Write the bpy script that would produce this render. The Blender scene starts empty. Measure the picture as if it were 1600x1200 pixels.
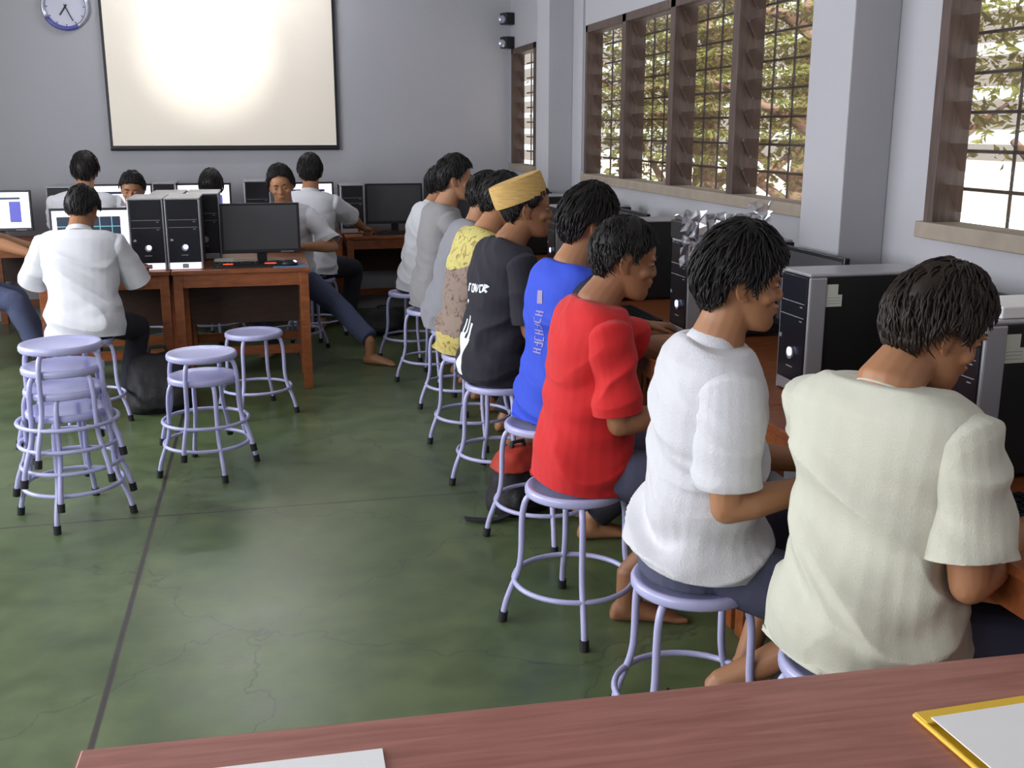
import bpy, math, random
from mathutils import Vector, Matrix, Quaternion, noise
from mathutils.bvhtree import BVHTree
PI = math.pi
SC = bpy.context.scene
COL = SC.collection
V = Vector
def R(a): return math.radians(a)

# ------------------------------------------------------------ materials
def new_mat(name):
    m = bpy.data.materials.new(name); m.use_nodes = True
    nt = m.node_tree; nt.nodes.clear()
    out = nt.nodes.new('ShaderNodeOutputMaterial')
    b = nt.nodes.new('ShaderNodeBsdfPrincipled')
    nt.links.new(b.outputs[0], out.inputs[0])
    return m, nt, b
def mat(name, col, rough=.5, metal=0., emit=None, es=1., var=.06, scale=8., bump=0., bscale=60., spec=.5, sheen=0.):
    m, nt, b = new_mat(name)
    tc = nt.nodes.new('ShaderNodeTexCoord')
    nz = nt.nodes.new('ShaderNodeTexNoise'); nz.inputs['Scale'].default_value = scale; nz.inputs['Detail'].default_value = 4
    nt.links.new(tc.outputs['Object'], nz.inputs['Vector'])
    mx = nt.nodes.new('ShaderNodeMix'); mx.data_type = 'RGBA'
    mx.inputs[6].default_value = (*[c*(1-var) for c in col], 1); mx.inputs[7].default_value = (*[min(1, c*(1+var)) for c in col], 1)
    nt.links.new(nz.outputs['Fac'], mx.inputs[0]); nt.links.new(mx.outputs[2], b.inputs['Base Color'])
    b.inputs['Roughness'].default_value = rough; b.inputs['Metallic'].default_value = metal
    b.inputs['Specular IOR Level'].default_value = spec
    if sheen: b.inputs['Sheen Weight'].default_value = sheen
    if emit:
        b.inputs['Emission Color'].default_value = (*emit, 1); b.inputs['Emission Strength'].default_value = es
    if bump:
        n2 = nt.nodes.new('ShaderNodeTexNoise'); n2.inputs['Scale'].default_value = bscale; n2.inputs['Detail'].default_value = 3
        nt.links.new(tc.outputs['Object'], n2.inputs['Vector'])
        bp = nt.nodes.new('ShaderNodeBump'); bp.inputs['Strength'].default_value = bump; bp.inputs['Distance'].default_value = .01
        nt.links.new(n2.outputs['Fac'], bp.inputs['Height']); nt.links.new(bp.outputs[0], b.inputs['Normal'])
    return m
def wood(name, c1, c2, scale=(2, 14, 14), rough=.4):
    m, nt, b = new_mat(name)
    tc = nt.nodes.new('ShaderNodeTexCoord'); mp = nt.nodes.new('ShaderNodeMapping'); mp.inputs['Scale'].default_value = scale
    nz = nt.nodes.new('ShaderNodeTexNoise'); nz.inputs['Scale'].default_value = 3; nz.inputs['Detail'].default_value = 6; nz.inputs['Distortion'].default_value = .6
    cr = nt.nodes.new('ShaderNodeValToRGB'); cr.color_ramp.elements[0].position = .3; cr.color_ramp.elements[1].position = .7
    cr.color_ramp.elements[0].color = (*c1, 1); cr.color_ramp.elements[1].color = (*c2, 1)
    nt.links.new(tc.outputs['Object'], mp.inputs[0]); nt.links.new(mp.outputs[0], nz.inputs['Vector'])
    nt.links.new(nz.outputs['Fac'], cr.inputs[0]); nt.links.new(cr.outputs[0], b.inputs['Base Color'])
    b.inputs['Roughness'].default_value = rough
    return m
M = {}
M['wall'] = mat('wall_paint', (.40, .395, .425), .75, var=.05, scale=1.2, bump=.15, bscale=25)
M['ceiling'] = mat('ceiling_paint', (.6, .6, .6), .9)
M['stool'] = mat('stool_enamel', (.47, .47, .74), .28, var=.05, scale=20, spec=.6)
M['rubber'] = mat('black_rubber', (.012, .011, .014), .6)
M['wood'] = wood('orange_wood', (.20, .055, .015), (.33, .10, .03), (3, 12, 12), .38)
M['shadewood'] = wood('shaded_board', (.035, .015, .008), (.06, .025, .012), (3, 12, 12), .6)  # desk wood darkened: shade under the desks put into the colour
M['table'] = wood('red_laminate', (.27, .095, .075), (.40, .165, .13), (1.6, 22, 8), .33)
M['edge'] = mat('table_edging', (.30, .12, .07), .5)
M['black'] = mat('black_plastic', (.008, .008, .011), .38)
M['blackgloss'] = mat('gloss_black_panel', (.006, .006, .010), .3)
M['case'] = mat('black_case_side', (.012, .012, .013), .45)
M['silver'] = mat('silver_plastic', (.42, .42, .45), .32, .35)
M['steel'] = mat('brushed_steel', (.5, .5, .52), .3, .9)
M['screenoff'] = mat('screen_off', (.06, .06, .065), .35)
M['white_e'] = mat('screen_white', (.8, .8, .85), .4, emit=(.86, .88, 1.), es=1.0)
M['blue_e'] = mat('screen_blue', (.1, .1, .5), .4, emit=(.10, .11, .50), es=.7)
M['dark_e'] = mat('screen_dark', (.01, .02, .03), .3, emit=(.012, .016, .04), es=1.)
M['teal_e'] = mat('screen_teal', (.1, .3, .3), .3, emit=(.15, .30, .34), es=1.)
M['blue_led'] = mat('blue_led', (.5, .6, 1), .3, emit=(.5, .6, 1.), es=2.5)
M['blueglow'] = mat('blue_ring', (.05, .08, .9), .3, emit=(.03, .05, .9), es=1.2)
M['white_led'] = mat('white_glow', (.9, .9, 1), .3, emit=(.85, .85, 1.), es=1.2)
M['red_led'] = mat('red_led', (.9, .1, .05), .3, emit=(1., .12, .05), es=.8)
M['paper'] = mat('paper', (.88, .87, .88), .6, var=.02)
M['sticker'] = mat('sticker_paper', (.62, .64, .56), .6, var=.05)
M['print'] = mat('print_grey', (.30, .30, .30), .6)
M['yellow'] = mat('yellow_folder', (.80, .50, .035), .35, var=.08)
M['pinkish'] = mat('pink_print', (.75, .52, .55), .6)
M['skinA'] = mat('tan_skin', (.40, .19, .095), .48, var=.08, scale=14, spec=.4)
M['skinB'] = mat('brown_skin', (.31, .14, .070), .48, var=.08, scale=14, spec=.4)
M['skinC'] = mat('light_tan_skin', (.45, .23, .13), .48, var=.08, scale=14, spec=.4)
M['hair'] = mat('black_hair', (.010, .008, .008), .55, var=.3, scale=40, spec=.3)
M['hairbrown'] = mat('dark_brown_hair', (.020, .012, .008), .5, var=.3, scale=40, spec=.35)
M['eyewhite'] = mat('eye_white', (.38, .34, .30), .3)
M['iris'] = mat('iris', (.01, .006, .004), .2)
M['white_shirt'] = mat('white_cotton', (.66, .66, .70), .85, var=.03, bump=.25, bscale=220, sheen=.2)
M['cream_shirt'] = mat('cream_jersey', (.60, .60, .50), .9, var=.03, bump=.2, bscale=300, sheen=.2)
M['red_shirt'] = mat('red_jersey', (.60, .012, .014), .85, var=.06, sheen=.1)
M['blue_shirt'] = mat('blue_jersey', (.03, .075, .60), .8, var=.06)
M['navy'] = mat('black_navy_cotton', (.018, .016, .034), .85, var=.1)
M['grey_shirt'] = mat('grey_cotton', (.29, .28, .29), .9, var=.06)
M['grey_hood'] = mat('grey_fleece', (.26, .26, .29), .95, var=.08)
M['blackshirt'] = mat('black_cotton', (.020, .018, .028), .9, var=.1)
M['trousers'] = mat('grey_blue_trousers', (.085, .09, .15), .9, var=.1, bump=.2, bscale=200)
M['jeans'] = mat('blue_jeans', (.075, .09, .17), .9, var=.2, scale=10, bump=.3, bscale=250)
M['darkpants'] = mat('dark_trousers', (.02, .02, .03), .9, var=.15)
M['cap'] = wood('woven_cap', (.50, .30, .085), (.66, .43, .15), (6, 6, 40), .8)
M['print_white'] = mat('white_ink', (.75, .78, .80), .7)
M['print_orange'] = mat('faded_ink', (.34, .27, .45), .7)
M['frame'] = wood('dark_window_wood', (.050, .030, .025), (.10, .062, .050), (20, 20, 2), .6)
M['framelight'] = mat('weathered_sill', (.30, .25, .20), .7, var=.25, scale=12)
M['iron'] = mat('iron_bar', (.03, .022, .02), .6)
M['bag'] = mat('black_nylon', (.012, .011, .014), .7, var=.3, bump=.3, bscale=80)
M['bagred'] = mat('red_nylon', (.40, .03, .012), .65, var=.1)
M['mousepad'] = mat('blue_cloth_pad', (.12, .22, .38), .8)
M['clockface'] = mat('clock_face', (.55, .55, .66), .4)
M['clockrim'] = mat('clock_rim', (.50, .52, .60), .25, .6)
M['clockblue'] = mat('clock_rim_blue', (.08, .09, .35), .3)
M['screenfab'] = mat('projection_fabric', (.95, .87, .74), .85, var=.02, scale=3)
M['bark'] = mat('bark', (.16, .10, .07), .9, var=.3, scale=6, bump=.5, bscale=20)
M['brown'] = mat('brown_strap', (.10, .04, .03), .8)
M['cable'] = mat('dark_cable', (.05, .045, .06), .6)

def batik():
    m, nt, b = new_mat('yellow_brown_batik')
    tc = nt.nodes.new('ShaderNodeTexCoord')
    sp = nt.nodes.new('ShaderNodeSeparateXYZ'); nt.links.new(tc.outputs['Object'], sp.inputs[0])
    ad = nt.nodes.new('ShaderNodeMath'); ad.operation = 'ADD'
    nzw = nt.nodes.new('ShaderNodeTexNoise'); nzw.inputs['Scale'].default_value = 5
    nt.links.new(tc.outputs['Object'], nzw.inputs['Vector'])
    ml = nt.nodes.new('ShaderNodeMath'); ml.operation = 'MULTIPLY'; ml.inputs[1].default_value = .16
    nt.links.new(nzw.outputs['Fac'], ml.inputs[0])
    nt.links.new(sp.outputs['Z'], ad.inputs[0]); nt.links.new(ml.outputs[0], ad.inputs[1])
    cr = nt.nodes.new('ShaderNodeValToRGB'); cr.color_ramp.interpolation = 'CONSTANT'
    e = cr.color_ramp.elements
    e[0].position = 0; e[0].color = (.52, .42, .13, 1); e[1].position = .66; e[1].color = (.27, .20, .16, 1)
    n1 = e.new(.99); n1.color = (.60, .52, .17, 1)
    nt.links.new(ad.outputs[0], cr.inputs[0])
    vo = nt.nodes.new('ShaderNodeTexNoise'); vo.inputs['Scale'].default_value = 26; vo.inputs['Detail'].default_value = 3; vo.inputs['Distortion'].default_value = 1.5
    nt.links.new(tc.outputs['Object'], vo.inputs['Vector'])
    r2 = nt.nodes.new('ShaderNodeValToRGB'); r2.color_ramp.elements[0].position = .36; r2.color_ramp.elements[1].position = .45
    r2.color_ramp.elements[0].color = (.5, .42, .42, 1); r2.color_ramp.elements[1].color = (1, 1, 1, 1)
    nt.links.new(vo.outputs['Fac'], r2.inputs[0])
    mm = nt.nodes.new('ShaderNodeMix'); mm.data_type = 'RGBA'; mm.blend_type = 'MULTIPLY'; mm.inputs[0].default_value = 1
    nt.links.new(cr.outputs[0], mm.inputs[6]); nt.links.new(r2.outputs[0], mm.inputs[7])
    nt.links.new(mm.outputs[2], b.inputs['Base Color']); b.inputs['Roughness'].default_value = .85
    return m
M['batik'] = batik()

def floor_mat():
    m, nt, b = new_mat('green_painted_concrete')
    N = nt.nodes.new; L = nt.links.new
    tc = N('ShaderNodeTexCoord')
    n1 = N('ShaderNodeTexNoise'); n1.inputs['Scale'].default_value = 1.1; n1.inputs['Detail'].default_value = 5; n1.inputs['Distortion'].default_value = .5
    L(tc.outputs['Object'], n1.inputs['Vector'])
    cr = N('ShaderNodeValToRGB'); e = cr.color_ramp.elements
    e[0].position = .32; e[0].color = (.068, .105, .040, 1); e[1].position = .7; e[1].color = (.125, .165, .074, 1)
    L(n1.outputs['Fac'], cr.inputs[0])
    n2 = N('ShaderNodeTexNoise'); n2.inputs['Scale'].default_value = 7; n2.inputs['Detail'].default_value = 6
    L(tc.outputs['Object'], n2.inputs['Vector'])
    c2 = N('ShaderNodeValToRGB'); c2.color_ramp.elements[0].position = .35; c2.color_ramp.elements[1].position = .75
    c2.color_ramp.elements[0].color = (.8, .8, .8, 1); c2.color_ramp.elements[1].color = (1.25, 1.2, 1.2, 1)
    L(n2.outputs['Fac'], c2.inputs[0])
    mm = N('ShaderNodeMix'); mm.data_type = 'RGBA'; mm.blend_type = 'MULTIPLY'; mm.inputs[0].default_value = 1
    L(cr.outputs[0], mm.inputs[6]); L(c2.outputs[0], mm.inputs[7])
    # saw cut joints
    sp = N('ShaderNodeSeparateXYZ'); L(tc.outputs['Object'], sp.inputs[0])
    nw = N('ShaderNodeTexNoise'); nw.inputs['Scale'].default_value = 3; L(tc.outputs['Object'], nw.inputs['Vector'])
    def line(sock, pos, w, wob):
        a = N('ShaderNodeMath'); a.operation = 'MULTIPLY_ADD'; L(nw.outputs['Fac'], a.inputs[0]); a.inputs[1].default_value = wob; L(sock, a.inputs[2])
        s = N('ShaderNodeMath'); s.operation = 'SUBTRACT'; L(a.outputs[0], s.inputs[0]); s.inputs[1].default_value = pos + wob*.5
        ab = N('ShaderNodeMath'); ab.operation = 'ABSOLUTE'; L(s.outputs[0], ab.inputs[0])
        mr = N('ShaderNodeMapRange'); L(ab.outputs[0], mr.inputs[0]); mr.inputs[1].default_value = w*.5; mr.inputs[2].default_value = w
        mr.inputs[3].default_value = 1; mr.inputs[4].default_value = 0
        return mr.outputs[0]
    l1 = line(sp.outputs['X'], -.53, .012, .004); l2 = line(sp.outputs['Y'], 4.45, .008, .02)
    # hairline cracks
    vo = N('ShaderNodeTexVoronoi'); vo.feature = 'DISTANCE_TO_EDGE'; vo.inputs['Scale'].default_value = .9
    dn = N('ShaderNodeVectorMath'); dn.operation = 'MULTIPLY_ADD'
    L(n2.outputs['Color'], dn.inputs[0]); dn.inputs[1].default_value = (.22, .22, .22); L(tc.outputs['Object'], dn.inputs[2])
    L(dn.outputs[0], vo.inputs['Vector'])
    mr = N('ShaderNodeMapRange'); L(vo.outputs['Distance'], mr.inputs[0]); mr.inputs[1].default_value = .0; mr.inputs[2].default_value = .006; mr.inputs[3].default_value = .55; mr.inputs[4].default_value = 0
    a = N('ShaderNodeMath'); a.operation = 'MAXIMUM'; L(l1, a.inputs[0]); L(l2, a.inputs[1])
    a2 = N('ShaderNodeMath'); a2.operation = 'MAXIMUM'; L(a.outputs[0], a2.inputs[0]); L(mr.outputs[0], a2.inputs[1])
    m3 = N('ShaderNodeMix'); m3.data_type = 'RGBA'; L(a2.outputs[0], m3.inputs[0]); L(mm.outputs[2], m3.inputs[6]); m3.inputs[7].default_value = (.045, .036, .034, 1)
    L(m3.outputs[2], b.inputs['Base Color'])
    mr2 = N('ShaderNodeMapRange'); L(n2.outputs['Fac'], mr2.inputs[0]); mr2.inputs[3].default_value = .24; mr2.inputs[4].default_value = .42
    L(mr2.outputs[0], b.inputs['Roughness'])
    bp = N('ShaderNodeBump'); bp.inputs['Strength'].default_value = .10; bp.inputs['Distance'].default_value = .02
    L(n2.outputs['Fac'], bp.inputs['Height']); L(bp.outputs[0], b.inputs['Normal'])
    b.inputs['Specular IOR Level'].default_value = .55
    return m
M['floor'] = floor_mat()

def glassy(name, tint, mixf, rough=.05):
    m = bpy.data.materials.new(name); m.use_nodes = True; nt = m.node_tree; nt.nodes.clear()
    o = nt.nodes.new('ShaderNodeOutputMaterial'); t = nt.nodes.new('ShaderNodeBsdfTransparent'); t.inputs[0].default_value = (*tint, 1)
    g = nt.nodes.new('ShaderNodeBsdfGlossy'); g.inputs['Roughness'].default_value = rough; g.inputs[0].default_value = (.8, .8, .85, 1)
    mx = nt.nodes.new('ShaderNodeMixShader'); mx.inputs[0].default_value = mixf
    nt.links.new(t.outputs[0], mx.inputs[1]); nt.links.new(g.outputs[0], mx.inputs[2]); nt.links.new(mx.outputs[0], o.inputs[0])
    return m
M['louvre'] = glassy('louvre_glass', (.86, .80, .74), .22, .25)
M['plastic_wrap'] = glassy('clear_plastic_wrap', (.8, .8, .8), .45, .18)

def leaf_mat(name, c1, c2):
    m = bpy.data.materials.new(name); m.use_nodes = True; nt = m.node_tree; nt.nodes.clear(); N = nt.nodes.new; L = nt.links.new
    o = N('ShaderNodeOutputMaterial'); tc = N('ShaderNodeTexCoord'); nz = N('ShaderNodeTexNoise'); nz.inputs['Scale'].default_value = 2.5
    L(tc.outputs['Object'], nz.inputs['Vector'])
    mx = N('ShaderNodeMix'); mx.data_type = 'RGBA'; mx.inputs[6].default_value = (*c1, 1); mx.inputs[7].default_value = (*c2, 1); L(nz.outputs['Fac'], mx.inputs[0])
    d = N('ShaderNodeBsdfDiffuse'); t = N('ShaderNodeBsdfTranslucent'); L(mx.outputs[2], d.inputs[0]); L(mx.outputs[2], t.inputs[0])
    s = N('ShaderNodeMixShader'); s.inputs[0].default_value = .5; L(d.outputs[0], s.inputs[1]); L(t.outputs[0], s.inputs[2]); L(s.outputs[0], o.inputs[0])
    return m
M['leaf'] = leaf_mat('green_leaves', (.09, .09, .045), (.32, .31, .11))
M['ground'] = mat('sunlit_pale_ground', (.88, .88, .86), .9, var=.04, scale=1)
M['hedge'] = leaf_mat('bush_leaves', (.25, .35, .06), (.55, .65, .15))

# ------------------------------------------------------------ mesh helpers
class MB:
    def __init__(s): s.v = []; s.f = []; s.m = []; s.cm = 0
    def add(s, vs, fs):
        o = len(s.v); s.v += [tuple(p) for p in vs]; s.f += [tuple(i+o for i in f) for f in fs]; s.m += [s.cm]*len(fs)
    def box(s, x0, x1, y0, y1, z0, z1, mtx=None):
        vs = [V((x, y, z)) for x in (x0, x1) for y in (y0, y1) for z in (z0, z1)]
        if mtx: vs = [mtx @ p for p in vs]
        s.add(vs, [(0, 1, 3, 2), (4, 6, 7, 5), (0, 4, 5, 1), (2, 3, 7, 6), (0, 2, 6, 4), (1, 5, 7, 3)])
    def rings(s, rings, cap=True, closed=False):
        n = len(rings[0]); vs = [p for r in rings for p in r]; fs = []
        k = len(rings)
        for i in range(k if closed else k-1):
            a = i*n; b2 = ((i+1) % k)*n
            for j in range(n): fs.append((a+j, a+(j+1) % n, b2+(j+1) % n, b2+j))
        if cap and not closed:
            fs.append(tuple(range(n-1, -1, -1))); fs.append(tuple((k-1)*n+j for j in range(n)))
        s.add(vs, fs)
    def tube(s, pts, rad, n=10, closed=False, roundend=False, up=None):
        pts = [V(p) for p in pts]; k = len(pts)
        rad = rad if isinstance(rad, (list, tuple)) else [rad]*k
        if roundend:
            d0 = (pts[0]-pts[1]).normalized(); d1 = (pts[-1]-pts[-2]).normalized()
            p0, r0, p1, r1 = pts[0], rad[0], pts[-1], rad[-1]
            pts = [p0+d0*r0*.95, p0+d0*r0*.7]+pts+[p1+d1*r1*.7, p1+d1*r1*.95]
            rad = [r0*.3, r0*.72]+list(rad)+[r1*.72, r1*.3]; k += 4
        rs = []; prev = None
        for i in range(k):
            if closed: t = (pts[(i+1) % k]-pts[i-1]).normalized()
            else: t = (pts[min(i+1, k-1)]-pts[max(i-1, 0)]).normalized()
            if prev is None:
                a = V(up) if up else (V((0, 0, 1)) if abs(t.z) < .9 else V((1, 0, 0)))
                u = (a-t*a.dot(t)).normalized()
            else: u = (prev-t*prev.dot(t)).normalized()
            prev = u; w = t.cross(u)
            rs.append([pts[i]+(u*math.cos(2*PI*j/n)+w*math.sin(2*PI*j/n))*rad[i] for j in range(n)])
        s.rings(rs, closed=closed)
    def sect(s, secs, n=24, e=1.0):
        """secs: (centre, axis_u, axis_v, ru, rv)"""
        rs = []
        for c, u, v, ru, rv in secs:
            r = []
            for j in range(n):
                a = 2*PI*j/n; ca, sa = math.cos(a), math.sin(a)
                if e != 1: ca = math.copysign(abs(ca)**e, ca); sa = math.copysign(abs(sa)**e, sa)
                r.append(V(c)+V(u)*ru*ca+V(v)*rv*sa)
            rs.append(r)
        s.rings(rs)
    def ell(s, c, r, mtx=None, nu=16, nv=10):
        rs = []; c = V(c)
        for i in range(nv+1):
            ph = PI*(i+.15)/(nv+.3)
            rs.append([V((r[0]*math.sin(ph)*math.cos(2*PI*j/nu), r[1]*math.sin(ph)*math.sin(2*PI*j/nu), r[2]*math.cos(ph))) for j in range(nu)])
        if mtx: rs = [[mtx @ p for p in q] for q in rs]
        s.rings([[c+p for p in q] for q in rs])
    def build(s, name, mats, parent=None, smooth=False, bevel=0., auto=None):
        me = bpy.data.meshes.new(name); me.from_pydata(s.v, [], s.f)
        mats = mats if isinstance(mats, list) else [mats]
        for m in mats: me.materials.append(m)
        if len(mats) > 1: me.polygons.foreach_set('material_index', s.m)
        if smooth: me.polygons.foreach_set('use_smooth', [True]*len(s.f))
        me.update()
        o = bpy.data.objects.new(name, me); COL.objects.link(o); o.parent = parent
        if bevel:
            b = o.modifiers.new('b', 'BEVEL'); b.width = bevel; b.segments = 2; b.limit_method = 'ANGLE'
        return o
def fix_normals(me):
    import bmesh
    bm = bmesh.new(); bm.from_mesh(me); bmesh.ops.recalc_face_normals(bm, faces=bm.faces); bm.to_mesh(me); bm.free()
def remeshed(mb, name, m, parent, vox, smooth=6, fac=.5, post=None):
    o = mb.build(name, m); fix_normals(o.data)
    r = o.modifiers.new('r', 'REMESH'); r.mode = 'VOXEL'; r.voxel_size = vox; r.use_smooth_shade = True
    sm = o.modifiers.new('s', 'SMOOTH'); sm.factor = fac; sm.iterations = smooth
    dg = bpy.context.evaluated_depsgraph_get()
    me = bpy.data.meshes.new_from_object(o.evaluated_get(dg))
    old = o.data; o.modifiers.clear(); o.data = me; bpy.data.meshes.remove(old); me.name = name
    if post:
        nr = [v.normal.copy() for v in me.vertices]
        for v, n in zip(me.vertices, nr): v.co = post(v.co, n)
    me.polygons.foreach_set('use_smooth', [True]*len(me.polygons)); me.update()
    o.parent = parent
    return o
def trim(o, planes):
    """cut clean hems: planes = (point, outward normal, reach)"""
    import bmesh
    bm = bmesh.new(); bm.from_mesh(o.data)
    for co, no, reach in planes:
        fs = [f for f in bm.faces if (f.calc_center_median()-co).length < reach]
        g = set(fs)
        for f in fs: g.update(f.edges); g.update(f.verts)
        bmesh.ops.bisect_plane(bm, geom=list(g), plane_co=co, plane_no=no, clear_outer=True)
    bm.to_mesh(o.data); bm.free()
    o.data.polygons.foreach_set('use_smooth', [True]*len(o.data.polygons))
    md = o.modifiers.new('cloth', 'SOLIDIFY'); md.thickness = .004; md.offset = -1
def tag(o, label, cat, group=None, kind=None):
    if kind: o['kind'] = kind
    if label: o['label'] = label
    if cat: o['category'] = cat
    if group: o['group'] = group
    return o
def empty(name, loc, rz, label, cat, group=None):
    o = bpy.data.objects.new(name, None); COL.objects.link(o); o.empty_display_size = .1
    o.location = loc; o.rotation_euler = (0, 0, rz)
    return tag(o, label, cat, group)
def struct(o): o['kind'] = 'structure'; return o
def copy_tree(o, parent=None):
    c = o.copy(); COL.objects.link(c); c.parent = parent
    for ch in list(o.children):
        d = ch.copy(); COL.objects.link(d); d.parent = c
        for g in list(ch.children):
            e = g.copy(); COL.objects.link(e); e.parent = d
    return c
def crom(P, t):
    """catmull-rom over list of floats/vectors, t in 0..len-1"""
    n = len(P); i = min(int(t), n-2); f = t-i
    p0 = P[max(i-1, 0)]; p1 = P[i]; p2 = P[i+1]; p3 = P[min(i+2, n-1)]
    return .5*((2*p1)+(p2-p0)*f+(2*p0-5*p1+4*p2-p3)*f*f+(3*p1-p0-3*p2+p3)*f**3)

# ------------------------------------------------------------ room shell
XW = 2.2; YB = 9.62; XL = -3.4; YN = -1.6; ZC = 3.25; T = .09
m = MB(); m.box(XL, XW, YN, YB, -.1, 0); struct(m.build('floor', M['floor']))
m = MB(); m.box(XL, XW+T, YN, YB, ZC, ZC+.1); struct(m.build('ceiling', M['ceiling']))
m = MB(); m.box(XL, XW+T, YB, YB+.1, 0, ZC); struct(m.build('wall_back', M['wall']))
m = MB(); m.box(XL, XW+T, YN-.1, YN, 0, ZC); struct(m.build('wall_front', M['wall']))
SILL, HEAD = 1.27, 2.28
wins = [(8.70, 9.56, 1), (4.02, 7.28, 4), (-.10, 3.24, 4)]
m = MB()
m.box(XW, XW+T, YN, YB, 0, SILL); m.box(XW, XW+T, YN, YB, HEAD, ZC)
ys = [YN]+[v for w in sorted(wins) for v in w[:2]]+[YB]
for i in range(0, len(ys), 2): m.box(XW, XW+T, ys[i], ys[i+1], SILL, HEAD)
struct(m.build('wall_right', M['wall']))
# left wall with two large windows out of view
m = MB()
m.box(XL-.1, XL, YN, YB, 0, 1.0); m.box(XL-.1, XL, YN, YB, 2.7, ZC)
for a, b in ((YN, -1.2), (2.6, 3.4), (7.2, YB)): m.box(XL-.1, XL, a, b, 1.0, 2.7)
struct(m.build('wall_left', M['wall']))
for i, (y0, y1) in enumerate(((3.49, 3.79), (7.62, 7.96))):
    m = MB(); m.box(2.02, XW, y0, y1, 0, ZC); struct(m.build('wall_pillar', M['wall'], bevel=.004)).name = 'trim_%d' % (i+1)
for wi, (y0, y1, nb) in enumerate(wins):
    e = bpy.data.objects.new('window_%d' % (wi+1), None); COL.objects.link(e); struct(e)
    fw = .05; xa, xb = XW-.012, XW+.10
    m = MB()
    m.box(xa, xb, y0, y0+fw, SILL, HEAD); m.box(xa, xb, y1-fw, y1, SILL, HEAD)
    m.box(xa, xb, y0, y1, HEAD-.05, HEAD)
    st = (y1-y0)/nb
    for k in range(1, nb): m.box(xa, xb+.02, y0+k*st-.035, y0+k*st+.035, SILL, HEAD)
    m.build('window_frame', M['frame'], e, bevel=.003)
    m = MB(); m.box(XW-.03, xb, y0-.02, y1+.02, SILL-.035, SILL+.02); m.build('window_sill', M['framelight'], e, bevel=.004)
    # louvre blades and their side clips
    m = MB(); c = MB()
    for k in range(nb):
        a = y0+k*st+.04; b = y0+(k+1)*st-.04
        for j in range(7):
            z = SILL+.10+j*.135
            mt = Matrix.Translation((XW+.055, 0, z)) @ Matrix.Rotation(R(62), 4, 'Y')
            m.box(-.050, .050, a, b, -.0025, .0025, mt)
            for yy in (a-.005, b-.007): c.box(-.035, .035, yy, yy+.008, -.008, .008, mt)
    m.build('louvre_blades', M['louvre'], e); c.build('louvre_clips', M['frame'], e)
    m = MB()
    for j in range(1, 8): m.tube([(XW+.135, y0, SILL+j*.127), (XW+.135, y1, SILL+j*.127)], .006, 6)
    for k in range(int((y1-y0)/.2)): m.tube([(XW+.135, y0+.1+k*.2, SILL), (XW+.135, y0+.1+k*.2, HEAD)], .006, 6)
    m.build('security_grille', M['iron'], e)
# exterior
m = MB(); m.box(XW+.1, 40, -10, 60, -.25, -.2); struct(m.build('ground', M['ground']))
rnd = random.Random(3)
def tree(x, y, h, cr, nleaf, label, seed, spread=1.6, zlow=1.6, lean=0, leafm='leaf'):
    rr = random.Random(seed); e = empty('tree', (x, y, -.2), 0, label, 'tree', 'trees outside the windows')
    m = MB(); pts = [(0, 0, 0), (.05, .05, h*.25), (.1+lean*.5, .0, h*.5), (lean, .1, h*.8)]
    m.tube(pts, [.16, .13, .10, .05], 10)
    ends = []
    for k in range(9):
        t = .22+.07*k; p = crom([V(q) for q in pts], t*3); a = rr.uniform(0, 2*PI); L = spread*rr.uniform(.7, 1.1)
        q1 = p+V((math.cos(a)*L*.5, math.sin(a)*L*.5, L*.35)); q2 = p+V((math.cos(a)*L, math.sin(a)*L, L*.5+rr.uniform(-.3, .5)))
        m.tube([p, q1, q2], [.07, .045, .015], 7); ends += [q1, q2, (q1+q2)*.5]
    m.build('trunk', M['bark'], e, smooth=True)
    m = MB()
    for k in range(int(nleaf*2.6)):
        c = rr.choice(ends)+V((rr.gauss(0, .42), rr.gauss(0, .42), rr.gauss(0, .38)))*cr
        if c.z < zlow-rr.random()*.5 or x+c.x < XW+.5: continue
        u = V((rr.gauss(0, 1), rr.gauss(0, 1), rr.gauss(0, .6))).normalized(); w = u.cross(V((rr.gauss(0, 1), rr.gauss(0, 1), rr.gauss(0, 1)))).normalized()
        L = rr.uniform(.03, .06); W = L*.38; nn = u.cross(w)*.012
        m.add([c-u*L, c+w*W-nn, c+u*L, c-w*W-nn], [(0, 1, 2, 3)])
    m.build('foliage', M[leafm], e)
    return e
tree(4.3, 10.2, 4.2, 1.0, 2600, 'leafy tree outside nearest the far small window', 5, 1.5, 1.5)
tree(4.6, 7.6, 4.4, 1.0, 2400, 'branching tree outside the middle of the long window', 8, 1.5, 2.0)
tree(6.6, 12.5, 5.0, 1.3, 2600, 'tall pale leafy tree furthest from the windows', 11, 2.0, 2.2)
tree(5.2, 5.2, 4.2, 1.1, 2200, 'tree outside the right end of the long window', 15, 1.6, 2.2)
tree(3.9, 3.6, 4.2, .9, 1500, 'tree outside the window nearest the camera', 21, 1.3, 2.1)

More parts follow.
